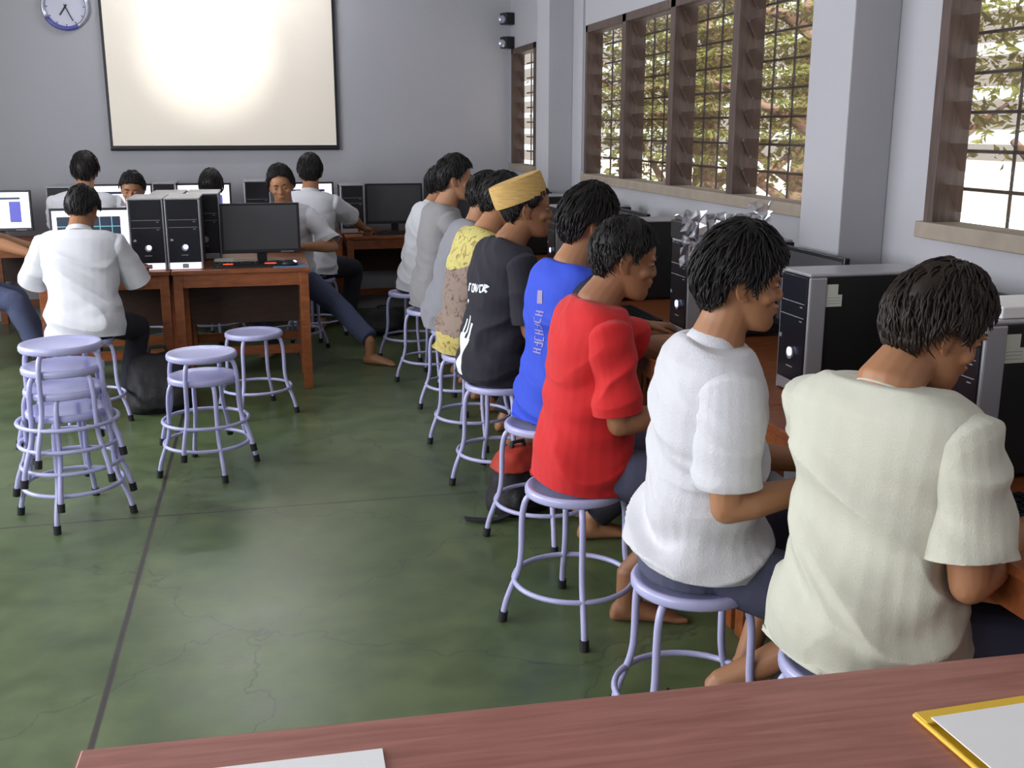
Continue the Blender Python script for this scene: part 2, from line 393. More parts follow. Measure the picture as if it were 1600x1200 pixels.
# ------------------------------------------------------------ wall things
# projection screen
e = empty('projection_screen', (-.30, YB-.03, 1.43), 0, 'large cream roll-down projection screen with black border on the back wall', 'projection screen')
m = MB(); W = 1.895; m.box(-W/2+.022, W/2-.022, -.004, 0, .025, 1.62); m.build('screen_cloth', M['screenfab'], e)
m = MB(); m.box(-W/2, W/2, -.005, .001, 0, .025); m.box(-W/2, -W/2+.022, -.005, .001, .025, 1.64); m.box(W/2-.022, W/2, -.005, .001, .025, 1.64); m.box(-W/2+.022, W/2-.022, -.005, .001, 1.62, 1.64)
m.build('black_border', M['black'], e)
m = MB(); m.box(-W/2-.05, W/2+.05, -.05, .028, 1.64, 1.73); m.build('roller_case', M['paper'], e, bevel=.01)
m = MB(); m.tube([(-W/2, 0, -.006), (W/2, 0, -.006)], .01, 8); m.build('bottom_bar', M['black'], e)
# clock
e = empty('wall_clock', (-1.505, YB, 2.555), 0, 'round silver and blue wall clock left of the screen', 'clock')
def disc(m, r, y0, y1, n=40, c=(0, 0)):
    m.rings([[V((c[0]+r*math.cos(2*PI*j/n), y, c[1]+r*math.sin(2*PI*j/n))) for j in range(n)] for y in (y0, y1)])
m = MB(); disc(m, .165, -.012, -.002); m.build('clock_face', M['clockface'], e)
m = MB(); m.tube([(.17*math.cos(a*PI/24), -.02, .17*math.sin(a*PI/24)) for a in range(-8, 29)], .017, 10); m.build('rim', M['clockrim'], e, smooth=True)
m = MB(); m.tube([(.17*math.cos(a*PI/24), -.02, .17*math.sin(a*PI/24)) for a in range(28, 41)], .0175, 10); m.build('rim', M['clockblue'], e, smooth=True)['label'] = 'blue lower part of the rim'
for L, w, a in ((.08, .006, 215), (.12, .004, 155)):
    m = MB(); mt = Matrix.Rotation(R(a), 4, 'Y'); m.box(-w, w, -.018, -.014, -.02, L, mt); m.build('clock_hand', M['black'], e)
m = MB()
for k in range(12): m.box(-.003, .003, -.014, -.0125, .135, .15, Matrix.Rotation(R(30*k), 4, 'Y'))
m.build('hour_marks', M['black'], e)
# corner wall speakers
for z, lab in ((2.53, 'small dark wall speaker in the far corner, upper one'), (2.33, 'small dark wall speaker in the far corner, lower one')):
    e = empty('wall_speaker', (2.13, YB, z), 0, lab, 'speaker', 'corner speakers')
    m = MB(); m.box(-.07, .05, -.16, -.05, -.05, .05, Matrix.Rotation(R(20), 4, 'Z')); m.build('housing', M['black'], e, bevel=.01)
    m = MB(); m.tube([(0, -.08, .02), (0, 0, .05)], .012, 8); m.build('bracket', M['black'], e)
    m = MB(); m.ell((-.045, -.16, -.01), (.035, .02, .035)); m.build('cone', M['clockrim'], e, smooth=True)
m = MB()
pts = [V((2.195, 8.9, 2.66)), V((2.19, 8.4, 2.73)), V((2.015, 7.96, 2.78)), V((2.01, 7.8, 2.77)), V((2.012, 7.62, 2.74)), V((2.19, 7.45, 2.75)), V((2.19, 7.3, 2.72))]
m.tube([crom(pts, i*6/30) for i in range(31)], .007, 6); tag(m.build('cable', M['cable']), 'loose dark cable draped across the far pillar', 'cable')
m = MB(); m.box(2.185, 2.2, 7.33, 7.37, 1.3, 3.2); tag(m.build('conduit', M['wall']), 'vertical wall conduit left of the long window', 'conduit')
# black ledge along the right wall behind the monitors
m = MB(); m.box(2.12, 2.2, 2.55, 3.49, 1.03, 1.07); tag(m.build('cable_trunking', M['black'], bevel=.003), 'black cable trunking along the right wall by the near pillar', 'cable trunking')
# ceiling lamp
def lamp(x, y, label):
    e = empty('ceiling_lamp', (x, y, ZC), 0, label, 'lamp', 'ceiling tube lamps')
    m = MB(); m.box(-.65, .65, -.05, .05, -.06, 0); m.build('housing', M['paper'], e, bevel=.005)
    m = MB(); m.tube([(-.6, 0, -.08), (.6, 0, -.08)], .014, 10); t = m.build('tube', mat('lit_tube', (1, 1, 1), .3, emit=(.9, .93, 1), es=90), e)
lamp(-.3, 9.0, 'white fluorescent tube on the ceiling before the screen')

# ------------------------------------------------------------ stools
def make_stool():
    e = empty('metal_stool', (0, 0, 0), 0, '', 'stool', 'round metal stools')
    m = MB(); prof = [(.0, .462), (.10, .462), (.135, .466), (.150, .472), (.158, .470), (.162, .462), (.162, .448), (.158, .442), (.150, .440), (.148, .446), (.0, .448)]
    n = 40; m.rings([[V((max(r, .001)*math.cos(2*PI*j/n), max(r, .001)*math.sin(2*PI*j/n), z)) for j in range(n)] for r, z in prof]); m.build('seat', M['stool'], e, smooth=True)
    prof = [(.105, .445), (.140, .441), (.158, .425), (.168, .39), (.172, .34), (.173, .26), (.177, .21), (.188, .165), (.206, .12), (.224, .07), (.235, .02)]
    for k in range(4):
        a = k*PI/2; m = MB(); P = [V((r*math.cos(a), r*math.sin(a), z)) for r, z in prof]
        m.tube([crom(P, i*(len(P)-1)/26) for i in range(27)], .0105, 10); l = m.build('leg', M['stool'], e, smooth=True)
        m = MB(); m.tube([(.2325*math.cos(a), .2325*math.sin(a), .034), (.2375*math.cos(a), .2375*math.sin(a), .0)], .0155, 12); m.build('rubber_foot', M['rubber'], l)
    m = MB(); m.tube([(.197*math.cos(j*PI/24), .197*math.sin(j*PI/24), .145) for j in range(48)], .009, 8, closed=True); m.build('foot_ring', M['stool'], e, smooth=True)
    return e
stool0 = make_stool(); used = [False]
def stool(x, y, rot, label, z=0, group='round metal stools'):
    o = stool0 if not used[0] else copy_tree(stool0)
    used[0] = True
    o.location = (x, y, z); o.rotation_euler = (0, 0, R(rot)); o['label'] = label; o['group'] = group
    return o
STK = [(-100, 'lowest stool of the stack of four at left'), (-94, 'second stool from the bottom of the stack of four'), (-132, 'third stool from the bottom of the stack of four'), (-112, 'topmost stool of the stack of four at left')]
for i, (a, lab) in enumerate(STK): stool(-.855, 4.56, a, 'pale lavender metal stool, '+lab, z=i*.092, group='four stools stacked at left')
stool(-.335, 5.06, -70, 'pale lavender stool, lower of the stacked pair'); stool(-.335, 5.06, -24, 'pale lavender stool, upper of the stacked pair', z=.108)
stool(-.11, 6.12, -22, 'single empty lavender stool in front of the wooden desk')

# ------------------------------------------------------------ desks
def desk(x0, x1, y0, y1, h, label, front='-y', group=None, shelf=True):
    e = empty('wooden_desk', (x0, y0, 0), 0, label, 'desk', group)
    W, D = x1-x0, y1-y0
    m = MB(); m.box(.002, W-.002, .0, D, h-.025, h); m.build('desk_top', M['wood'], e, bevel=.004)
    L = .055
    for a, b in ((.01, .01), (W-.01-L, .01), (.01, D-.01-L), (W-.01-L, D-.01-L)):
        m = MB(); m.box(a, a+L, b, b+L, 0, h-.025); m.build('leg', M['wood'], e, bevel=.003)
    for (a0, a1, b0, b1) in ((.065, W-.065, .015, .035), (.065, W-.065, D-.035, D-.015), (.015, .035, .065, D-.065), (W-.035, W-.015, .065, D-.065)):
        m = MB(); m.box(a0, a1, b0, b1, h-.105, h-.025); m.build('apron', M['wood'], e)
    m = MB()
    if front == '-y':
        m.box(.065, W-.065, D-.045, D-.02, .14, .20); m.build('stretcher', M['wood'], e)
        if shelf:
            m = MB(); m.box(.065, W-.065, D-.06, D-.045, .36, .62); m.build('modesty_panel', M['shadewood'], e)
    else:
        m.box(W-.045, W-.02, .065, D-.065, .14, .20); m.build('stretcher', M['wood'], e)
        m = MB(); m.box(W-.06, W-.045, .065, D-.065, .2, .66); m.build('modesty_panel', M['wood'], e)
    return e
H1 = .765
desk(-1.34, -.585, 6.60, 7.11, H1, 'orange-brown wooden desk where the white-shirted student with his back turned works', group='wooden computer desks')
desk(-.582, .24, 6.60, 7.11, H1, 'orange-brown wooden desk carrying the dark monitor behind the empty stool', group='wooden computer desks')
desk(-1.34, -.585, 7.12, 7.60, H1, 'rear wooden desk of the middle island, left one', group='wooden computer desks')
desk(-.582, .24, 7.12, 7.60, H1, 'rear wooden desk of the middle island, right one', group='wooden computer desks')
H2 = .73
desk(.62, 2.0, 8.80, 9.50, H2, 'wooden desk along the back wall in the right corner', group='back wall desks', shelf=True)
desk(-.80, .60, 8.80, 9.50, H2, 'wooden desk along the back wall under the screen', group='back wall desks')
desk(-2.22, -.82, 8.80, 9.50, H2, 'wooden desk along the back wall at far left', group='back wall desks')
HR = .76
rn = ['nearest the camera', 'second from the camera', 'third from the camera', 'fourth from the camera', 'farthest from the camera']
for i in range(5):
    desk(1.40, 2.15, 1.55+i*1.38, 1.55+i*1.38+1.37, HR, 'wooden desk under the windows, '+rn[i], front='+x', group='window side desks')

# front teacher table
e = empty('teacher_table', (-.295, 1.425, 0), R(-2.0), 'reddish brown laminate table across the bottom of the picture', 'table')
m = MB(); m.box(0, 2.25, -.75, 0, .722, .75); m.build('table_top', M['table'], e, bevel=.003)
m = MB(); m.box(-.002, 0, -.75, .0, .722, .748); m.build('edge_band', M['edge'], e)
for a, b in ((.05, -.70), (2.1, -.70), (.05, -.10), (2.1, -.10)):
    m = MB(); m.box(a, a+.05, b, b+.05, 0, .722); m.build('leg', M['table'], e)
m = MB(); m.box(.1, 2.1, -.1, -.08, .3, .72); m.build('front_panel', M['table'], e)
m = MB(); a = R(2.5)
m.box(-.17, .095, 1.02, 1.33, .7505, .7535, Matrix.Translation((0, .0, 0)) @ Matrix.Rotation(R(-1), 4, 'Z')); tag(m.build('paper_sheet', M['paper']), 'white sheet of paper on the near table edge', 'paper')
e = empty('document_folder', (.895, 1.235, .7505), R(1.5), 'yellow plastic folder holding white papers on the near table', 'folder')
m = MB(); m.box(0, .33, -.30, .0, 0, .003); m.box(0, .33, -.03, .0, .003, .010); m.tube([(0, 0, .005), (.0, -.3, .004)], .004, 8); m.build('cover', M['yellow'], e, bevel=.001)
m = MB(); m.box(.012, .31, -.30, -.022, .0105, .0125); m.build('papers', M['paper'], e)
m = MB(); m.box(.17, .26, -.12, -.03, .0127, .0130); m.box(.18, .28, -.27, -.18, .0127, .0130); m.build('pink_print', M['pinkish'], e)

# ------------------------------------------------------------ computers
def tower(x, y, z, hd, label, stickers=0, lit_feet=False, off=False, h=.375, w=.19, d=.44, group='computer towers'):
    """hd: heading the front panel faces, degrees; origin at bottom centre of the front"""
    e = empty('computer_tower', (x, y, z), R(hd+90), label, 'computer tower', group)
    # local: front faces -y
    m = MB(); m.box(-w/2+.006, w/2-.006, .02, d, .012, h-.012); m.build('case', M['case'], e, bevel=.004)
    m = MB()
    m.box(-w/2, w/2, .0, d-.01, h-.012, h); m.box(-w/2, -w/2+.012, .0, .06, .0, h-.012); m.box(w/2-.012, w/2, .0, .06, .0, h-.012)
    m.build('silver_shell', M['silver'], e, bevel=.005)
    m = MB(); m.box(-w/2+.012, w/2-.012, -.004, .03, .045, h-.014); m.build('front_panel', M['blackgloss'], e, bevel=.003)
    m = MB(); m.box(-w/2+.012, w/2-.012, -.002, .03, .005, .045); m.build('foot_panel', M['white_led'] if lit_feet else M['silver'], e, bevel=.006)
    if lit_feet:
        m = MB(); m.box(-.018, .018, -.004, .0, .012, .038); m.build('badge', M['silver'], e)
    m = MB(); disc(m, .020, -.010, -.003, 24, (0.004, .135)); m.build('power_button', M['silver'], e, smooth=False)
    if not off:
        m = MB(); disc(m, .014, -.013, -.009, 20, (.008, .140)); m.build('power_light', M['blue_led'], e)
    m = MB(); m.box(-.02, .02, -.0055, -.0035, .088, .092); m.build('logo_strip', M['silver'], e)
    m = MB(); m.box(-.078, -.062, -.0055, -.0035, .175, .188); m.build('badge', M['clockrim'], e)
    for k, zz in enumerate((.30, .255)):
        m = MB(); m.box(-w/2+.02, w/2-.02, -.0058, -.0035, zz, zz+.002); m.box(w/2-.045, w/2-.03, -.0062, -.0035, zz-.012, zz-.009); m.build('drive_bay', M['silver'], e)
    if stickers:
        sx = w/2-.006  # side that faces the camera in the right hand row
        m = MB(); m.box(sx, sx+.0012, .055, .10, h-.078, h-.035); m.build('sticker', M['sticker'], e)
        m = MB(); m.box(sx, sx+.0014, .055, .115, h-.105, h-.068); s = m.build('sticker', M['sticker'], e)
        m = MB()
        for q in range(3): m.box(sx+.0014, sx+.0017, .062, .108, h-.078-.009*q, h-.0765-.009*q)
        m.build('printed_lines', M['print'], s)
    return e
def monitor(x, y, z, hd, label, w=.50, h=.30, lift=.07, kind='off', tilt=4, group='flat monitors'):
    e = empty('monitor', (x, y, z), R(hd+90), label, 'monitor', group)
    mt = Matrix.Translation((0, 0, lift)) @ Matrix.Rotation(R(-tilt), 4, 'X')
    m = MB(); m.box(-w/2, w/2, 0, .022, 0, h, mt); m.box(-w/3, w/3, .022, .045, h*.15, h*.8, mt); m.build('housing', M['black'], e, bevel=.004)
    b = .016
    m = MB(); x0, x1, z0, z1 = -w/2+b, w/2-b, b+.008, h-b
    def q(xa, xb, za, zb, mi, yy=-.0015):
        m.cm = mi; m.box(x0+(x1-x0)*xa, x0+(x1-x0)*xb, yy, .0, z0+(z1-z0)*za, z0+(z1-z0)*zb, mt)
    if kind == 'off': q(0, 1, 0, 1, 0); ms = [M['screenoff']]
    elif kind == 'cad':
        q(0, 1, 0, 1, 0); q(.06, .90, .14, .86, 1, -.002)
        for t in (.30, .62, .78): q(t, t+.012, .14, .86, 2, -.0025)
        for t in (.38, .62): q(.06, .90, t, t+.02, 2, -.0025)
        q(.68, .76, .2, .3, 2, -.0025); q(.80, .86, .22, .34, 2, -.0025)
        ms = [M['white_e'], M['dark_e'], M['teal_e']]
    else:
        q(0, 1, 0, 1, 0); q(.68, .86, .16, .74, 1, -.002); q(.0, .86, .80, .86, 2, -.002)
        ms = [M['white_e'], M['blue_e'], M['dark_e']]
    m.build('screen', ms, e)
    m = MB(); m.box(-.03, .03, .02, .04, .005, lift+.1); m.build('neck', M['black'], e, bevel=.003)
    m = MB(); m.sect([(V((0, .03, 0)), V((1, 0, 0)), V((0, 1, 0)), .11, .085), (V((0, .03, .01)), V((1, 0, 0)), V((0, 1, 0)), .105, .08)], 32); m.build('base', M['black'], e)
    m = MB(); m.box(.12, .20, -.0025, 0, .006, .010, mt); m.build('control_buttons', M['silver'], e)
    return e
def keyboard(x, y, z, hd, label, mt='black', led=False):
    e = empty('keyboard', (x, y, z), R(hd+90), label, 'keyboard', 'keyboards')
    m = MB(); m.box(-.22, .22, -.075, .075, 0, .014, Matrix.Rotation(R(3), 4, 'X')); m.build('body', M[mt], e, bevel=.004)
    m = MB()
    for r in range(5):
        for c in range(15): m.box(-.21+c*.028, -.21+c*.028+.023, -.062+r*.026, -.062+r*.026+.021, .014, .021, Matrix.Rotation(R(3), 4, 'X'))
    m.build('keys', M[mt], e)
    if led:
        for a, b in ((-.15, -.09), (.10, .17)):
            m = MB(); m.box(a, b, -.05, -.02, .0215, .0235, Matrix.Rotation(R(3), 4, 'X')); m.build('lit_keys', M['red_led'], e)
    return e
def mouse(x, y, z, hd, label, led=True):
    e = empty('mouse', (x, y, z), R(hd), label, 'mouse', 'mice')
    m = MB(); m.sect([(V((0, 0, .001)), V((1, 0, 0)), V((0, 1, 0)), .03, .05), (V((0, 0, .014)), V((1, 0, 0)), V((0, 1, 0)), .032, .052), (V((0, .004, .028)), V((1, 0, 0)), V((0, 1, 0)), .022, .036), (V((0, .006, .034)), V((1, 0, 0)), V((0, 1, 0)), .008, .014)], 20); m.build('shell', M['black'], e, smooth=True)
    if led:
        m = MB(); m.ell((0, -.03, .022), (.016, .014, .010)); m.build('glow', M['blue_led'], e, smooth=True)
# island
tower(-.705, 6.66, H1, -90, 'left tower of the front silver pair with lit blue button', lit_feet=True, w=.205, h=.43)
tower(-.495, 6.66, H1, -90, 'right tower of the front silver pair with lit blue button', lit_feet=True, w=.205, h=.43)
tower(-.62, 7.135, H1, -90, 'left tower of the silver pair behind the front pair', w=.205, h=.43, off=True)
tower(-.40, 7.135, H1, -90, 'right tower of the silver pair behind the front pair', w=.205, h=.43, off=True)
monitor(-1.06, 6.93, H1, -90, 'lit monitor with dark drawing windows before the white-shirted student', w=.47, h=.30, lift=.06, kind='cad')
monitor(-.045, 6.93, H1, -90, 'blank dark grey monitor at the right of the middle island', w=.49, h=.315, lift=.06)
keyboard(-.13, 6.75, H1, -90, 'black keyboard with red lit keys before the blank monitor', led=True)
m = MB(); m.box(.02, .22, 6.61, 6.76, H1+.0005, H1+.005); tag(m.build('mouse_pad', M['mousepad'], bevel=.002), 'blue mouse pad on the corner of the island desk', 'mouse pad')
mouse(.12, 6.70, H1+.005, 90, 'black mouse with blue glow on the blue pad')
keyboard(-1.06, 6.72, H1, -90, 'black keyboard before the white-shirted student')
m = MB(); m.box(-.34, -.22, 6.84, 6.95, H1+.0005, H1+.03, ); tag(m.build('paper_stack', M['sticker'], bevel=.003), 'small cream stack of papers under the blank monitor', 'papers')
# back row
B0 = 9.16
def px_x(px, Y):  # helper only: room X of a column of the back row
    return (px-410.)/1650*Y*1.03
monitor(-2.08, B0, H2, -90, 'lit white monitor at the far left of the back wall', kind='page', w=.50, h=.32, group='back wall monitors')
tower(-1.60, 9.05, H2, -90, 'black tower with blue light beside the far left monitor', h=.42, w=.18)
monitor(-1.15, B0, H2, -90, 'lit monitor mostly hidden behind the left white-shirted student at the back wall', kind='page', w=.50, h=.36, group='back wall monitors')
tower(-.80, 9.05, H2, -90, 'tower behind the student facing the room', h=.44, w=.18, off=True)
monitor(-.50, B0, H2, -90, 'lit monitor beside the bowed head with black hair', kind='page', w=.44, h=.36, group='back wall monitors')
tower(-.07, 9.05, H2, -90, 'black and silver tower under the right part of the screen', h=.45, w=.21, off=True)
monitor(.33, B0, H2, -90, 'lit white monitor behind the two white-shirted students', kind='page', w=.46, h=.36, group='back wall monitors')
tower(.705, 9.05, H2, -90, 'dark tower with bright blue light on the corner desk', h=.41, w=.20)
monitor(1.07, B0, H2, -90, 'blank dark monitor on the corner desk, left one', w=.49, h=.34, group='back wall monitors')
tower(1.46, 9.05, H2, -90, 'grey tower on the corner desk between the blank monitors', h=.45, w=.19, off=True)
monitor(1.78, B0, H2, -90, 'blank dark monitor in the right corner of the room', w=.42, h=.37, group='back wall monitors')
keyboard(1.1, 8.93, H2, -90, 'keyboard on the corner desk')
mouse(.82, 8.90, H2, 90, 'mouse under the hand of the student at the corner desk', led=False)
# right row
TR = [(2.22, 'black tower at the right picture edge with paper labels and a white box on top'), (3.06, 'black and silver tower with two paper labels beside the cream shirt'),
      (4.04, 'black tower with plastic-wrapped box on top behind the red shirt'), (5.05, 'tower on the window desks beside the blue jersey'), (6.05, 'tower on the window desks beside the cap wearer'), (7.05, 'tower on the window desks farthest from the camera')]
for i, (y, lab) in enumerate(TR): tower(1.63, y, HR, 180, lab, stickers=1 if i < 2 else 0, group='window side towers', w=.19, h=.40, d=.46)
MR = [(1.78, 'monitor before the cream-shirted student at the picture edge'), (2.66, 'blank monitor between the two nearest towers'), (3.55, 'black monitor before the red-shirted student'), (4.52, 'black monitor before the blue jersey'), (5.55, 'black monitor before the cap wearer'), (6.55, 'black monitor before the grey hooded student'), (7.55, 'black monitor at the far end of the window desks')]
for y, lab in MR: monitor(1.93, y, HR, 180, lab, w=.46, h=.31, lift=.09, group='window side monitors')
for y, lab, mt in ((2.6, 'keyboard before the white-shirted student by the labelled tower', 'black'), (1.78, 'keyboard before the cream shirt', 'black'), (4.5, 'keyboard before the blue jersey', 'black'), (5.5, 'keyboard before the cap wearer', 'black')):
    keyboard(1.60, y, HR, 180, lab, mt)
m = MB(); m.box(1.44, 1.60, 3.28, 3.90, HR+.0005, HR+.014, Matrix.Identity(4)); tag(m.build('paper_sheets', M['paper'], bevel=.002), 'white sheets of paper on the desk before the red shirt', 'paper')
mouse(1.56, 3.02-.28, HR, 0, 'mouse under the hand of the white-shirted student', led=False)
m = MB(); m.box(1.68, 2.05, 2.14, 2.30, HR+.4005, HR+.43); tag(m.build('white_box', M['paper'], bevel=.004), 'flat white box on top of the edge tower', 'box')
e = empty('wrapped_device', (1.62, 3.97, HR+.4005), 0, 'black device wrapped in shiny clear plastic on a tower', 'wrapped device')
m = MB(); m.box(.0, .34, .0, .16, 0, .075); m.build('device', M['case'], e, bevel=.005)
m = MB(); n = 26; rw = random.Random(5)
def crinkle(cx, x0, x1, y, z0, z1, n, k):
    vs = []; fs = []
    for i in range(n+1):
        for j in range(k+1):
            vs.append(V((x0+(x1-x0)*i/n+rw.uniform(-.007, .007), y+rw.uniform(-.014, .014), z0+(z1-z0)*j/k+rw.uniform(-.008, .010))))
    for i in range(n):
        for j in range(k): a = i*(k+1)+j; fs.append((a, a+1, a+k+2, a+k+1))
    m.add(vs, fs)
crinkle(0, -.02, .36, -.015, .0, .10, 26, 5); crinkle(0, -.01, .36, .08, .078, .10, 26, 3); crinkle(0, -.03, .07, -.03, -.10, .12, 6, 9); crinkle(0, .27, .37, .0, .06, .15, 7, 5)
m.build('plastic_wrap', M['plastic_wrap'], e)
m = MB(); m.box(2.08, 2.19, 2.9, 3.3, 1.075, 1.10); tag(m.build('wooden_board', M['wood']), 'small orange wooden board by the wall behind the labelled tower', 'board')

# ------------------------------------------------------------ people
SL = [(-.118, .080, .035, .018), (-.108, .089, .0, .034), (-.088, .090, -.02, .047), (-.062, .086, -.045, .056), (-.04, .084, -.07, .063), (-.02, .083, -.086, .069), (0, .079, -.095, .072),
      (.02, .087, -.100, .074), (.04, .087, -.102, .075), (.065, .079, -.099, .072), (.088, .058, -.083, .060), (.105, .028, -.052, .038), (.114, -.002, -.02, .012)]
def head_geo(m, H, k=1.0):
    """H: Matrix head->local"""
    def P(x, y, z): return H @ V((x*k, y*k, z*k))
    n = 28; rs = []
    for z, yf, yb, w in SL:
        yc = (yf+yb)/2; D = (yf-yb)/2
        rs.append([P(w*math.copysign(abs(math.sin(2*PI*j/n))**.92, math.sin(2*PI*j/n)), yc+D*math.copysign(abs(math.cos(2*PI*j/n))**.92, math.cos(2*PI*j/n)), z) for j in range(n)])
    m.rings(rs)
    def el(c, r, rot=None):
        mt = H.to_3x3().to_4x4()
        if rot: mt = mt @ rot
        m.ell(P(*c), [q*k for q in r], mt, 12, 8)
    m.tube([P(0, .078, .018), P(0, .087, .0), P(0, .096, -.018), P(0, .098, -.029)], [.006*k, .007*k, .009*k, .0105*k], 8, roundend=True)
    el((0.012, .089, -.033), (.009, .011, .008)); el((-.012, .089, -.033), (.009, .011, .008))
    el((0, .088, -.054), (.024, .014, .0065)); el((0, .087, -.067), (.021, .013, .0075)); el((0, .082, -.092), (.02, .012, .014))
    for s in (1, -1):
        el((s*.031, .072, .0), (.016, .011, .009)); el((s*.032, .080, .018), (.022, .009, .006)); el((s*.042, .058, -.03), (.022, .022, .018))
        el((s*.076, -.008, -.012), (.006, .015, .028), Matrix.Rotation(R(s*18), 4, 'Z'))
        pts = [P(s*.074, .006, -.038), P(s*.078, -.008, -.042), P(s*.083, -.022, -.026), P(s*.086, -.026, -.002), P(s*.083, -.016, .018), P(s*.078, -.001, .018), P(s*.074, .008, .004)]
        m.tube([crom(pts, i*.5) for i in range(13)], .0042*k, 7, roundend=True)
HE = (V((0, -.008, .010)), (.084, .106, .113))
def hairline(az, style):
    """polar angle limit for azimuth (0 front .. pi back)"""
    a = abs(az)/PI
    tb = style.get('line', [(0, 58), (.22, 64), (.35, 78), (.42, 98), (.47, 92), (.52, 86), (.59, 94), (.66, 116), (.8, 128), (1, 130)])
    for (a0, v0), (a1, v1) in zip(tb, tb[1:]):
        if a <= a1: return R(v0+(v1-v0)*(a-a0)/(a1-a0))
    return R(tb[-1][1])
def hair_geo(m, H, k, style, seed, locks):
    rr = random.Random(seed); C0, RR = HE; vol = style.get('vol', 0.)
    def S(ph, az, off):
        top = max(0, math.cos(ph))
        r = [RR[0]+off, RR[1]+off, RR[2]+off+vol*top]
        p = C0+V((r[0]*math.sin(ph)*math.sin(az), r[1]*math.sin(ph)*math.cos(az), r[2]*math.cos(ph)))
        if ph > PI/2: p.y += .018*(math.sin(ph-PI/2))*(1 if math.cos(az) < 0 else 0)
        return H @ (p*k)
    n = 40; K = 12; outer = []; inner = []
    for i in range(K+1):
        ro = []; ri = []
        for j in range(n):
            az = -PI+2*PI*j/n; ph = hairline(az, style)*(i+.3)/(K+.3)
            nz = noise.noise(V((az*2.2, ph*3, seed*1.7)))*.012
            th = .006*(1-(i/K)**4)
            ro.append(S(ph, az, th+vol*.3+nz)); ri.append(S(ph, az, -.014))
        outer.append(ro); inner.append(ri)
    m.rings(outer+inner[::-1], closed=False)
    for _ in range(locks):
        az = rr.uniform(-PI, PI); lim = hairline(az, style)
        p0 = lim*math.sqrt(rr.uniform(.0, .96)); L = rr.uniform(.28, .55)*style.get('len', 1.)
        p1 = min(p0+L, lim+rr.uniform(0, .10)); sw = rr.uniform(-.16, .16)+.35*math.sin(az*1.0+seed)*.5; N = 5
        if p1-p0 < .1: p0 = p1-.22
        lift = rr.uniform(.000, .006)*style.get('fluff', 1.)
        pts = []; rd = []
        for q in range(N+1):
            t = q/N; pts.append(S(p0+(p1-p0)*t, az+sw*t*t*(1 if p0 > .5 else 2), vol*.3+.004+lift*math.sin(PI*min(1, t*1.15))*.9+(.004*style.get('fluff', 1.)*t)))
            rd.append(.0042*k*(1-t*.85)*(1 if t > 0 else .4))
        m.tube(pts, rd, 4)
def ik(S, W, l1, l2, pole):
    d = W-S; L = d.length
    if L > (l1+l2)*.995: W = S+d*((l1+l2)*.995/L); d = W-S; L = d.length
    a = (l1*l1-l2*l2+L*L)/(2*L); h = math.sqrt(max(l1*l1-a*a, 0)); u = d.normalized()
    p = pole-u*pole.dot(u); p.normalize()
    return S+u*a+p*h, W
def hand_geo(m, W, d, side, k=1., curl=1., grip=0):
    """W wrist, d forearm direction, palm facing down"""
    d = V((d.x, d.y, d.z*.3-.05)).normalized(); n = V((0, 0, 1)); n = (n-d*n.dot(d)).normalized(); s = d.cross(n)*side   # s points to the thumb side
    s = -s
    m.sect([(W+d*t*k, s, n, a*k, b*k) for t, a, b in ((-.01, .026, .02), (.015, .031, .019), (.05, .040, .015), (.08, .040, .013), (.092, .034, .010))], 14)
    for i, (L, o) in enumerate(((.068, .030), (.078, .010), (.072, -.010), (.056, -.029))):
        p = W+d*.080*k+s*o*k; pts = [p]; ang = R(8)*curl; dd = (d+s*(.10-.07*i)).normalized()
        for q, f in enumerate((.45, .32, .23)):
            ang += R(20+6*i)*curl; v = dd*math.cos(ang)-n*math.sin(ang); p = p+v*L*f*k; pts.append(p)
        m.tube(pts, [.0095*k, .0088*k, .008*k, .0068*k], 8, roundend=True)
    p0 = W+d*.02*k+s*.026*k; p1 = p0+(d*.6+s*.75-n*.15).normalized()*.036*k; p2 = p1+(d*.85+s*.3-n*.25).normalized()*.030*k; p3 = p2+(d*.95-n*.3).normalized()*.024*k
    m.tube([p0, p1, p2, p3], [.014*k, .0115*k, .010*k, .008*k], 8, roundend=True)
def foot_geo(m, A, d, k=1.):
    """A ankle centre, d horizontal toe direction"""
    d = V((d.x, d.y, 0)).normalized(); s = d.cross(V((0, 0, 1))); z = V((0, 0, 1))
    h = A.z
    base = V((A.x, A.y, 0))
    m.sect([(base+d*t*k+z*c, s, z, a*k, b) for t, c, a, b in ((-.055, .022, .012, .012), (-.045, .032, .027, .030), (-.01, .040, .033, .040), (.05, .034, .036, .034), (.10, .024, .043, .024), (.14, .016, .045, .016), (.16, .013, .040, .012))], 14)
    m.tube([A, base+d*.0+z*.05], [.036*k, .036*k], 12)
    for i in range(5):
        p = base+d*(.150-.006*i*i*.5)*k+s*(.032-.017*i)*k+z*.011; m.tube([p, p+d*(.040-.004*i)*k], [.0115*k-.001*i, .0095*k-.001*i], 8, roundend=True)

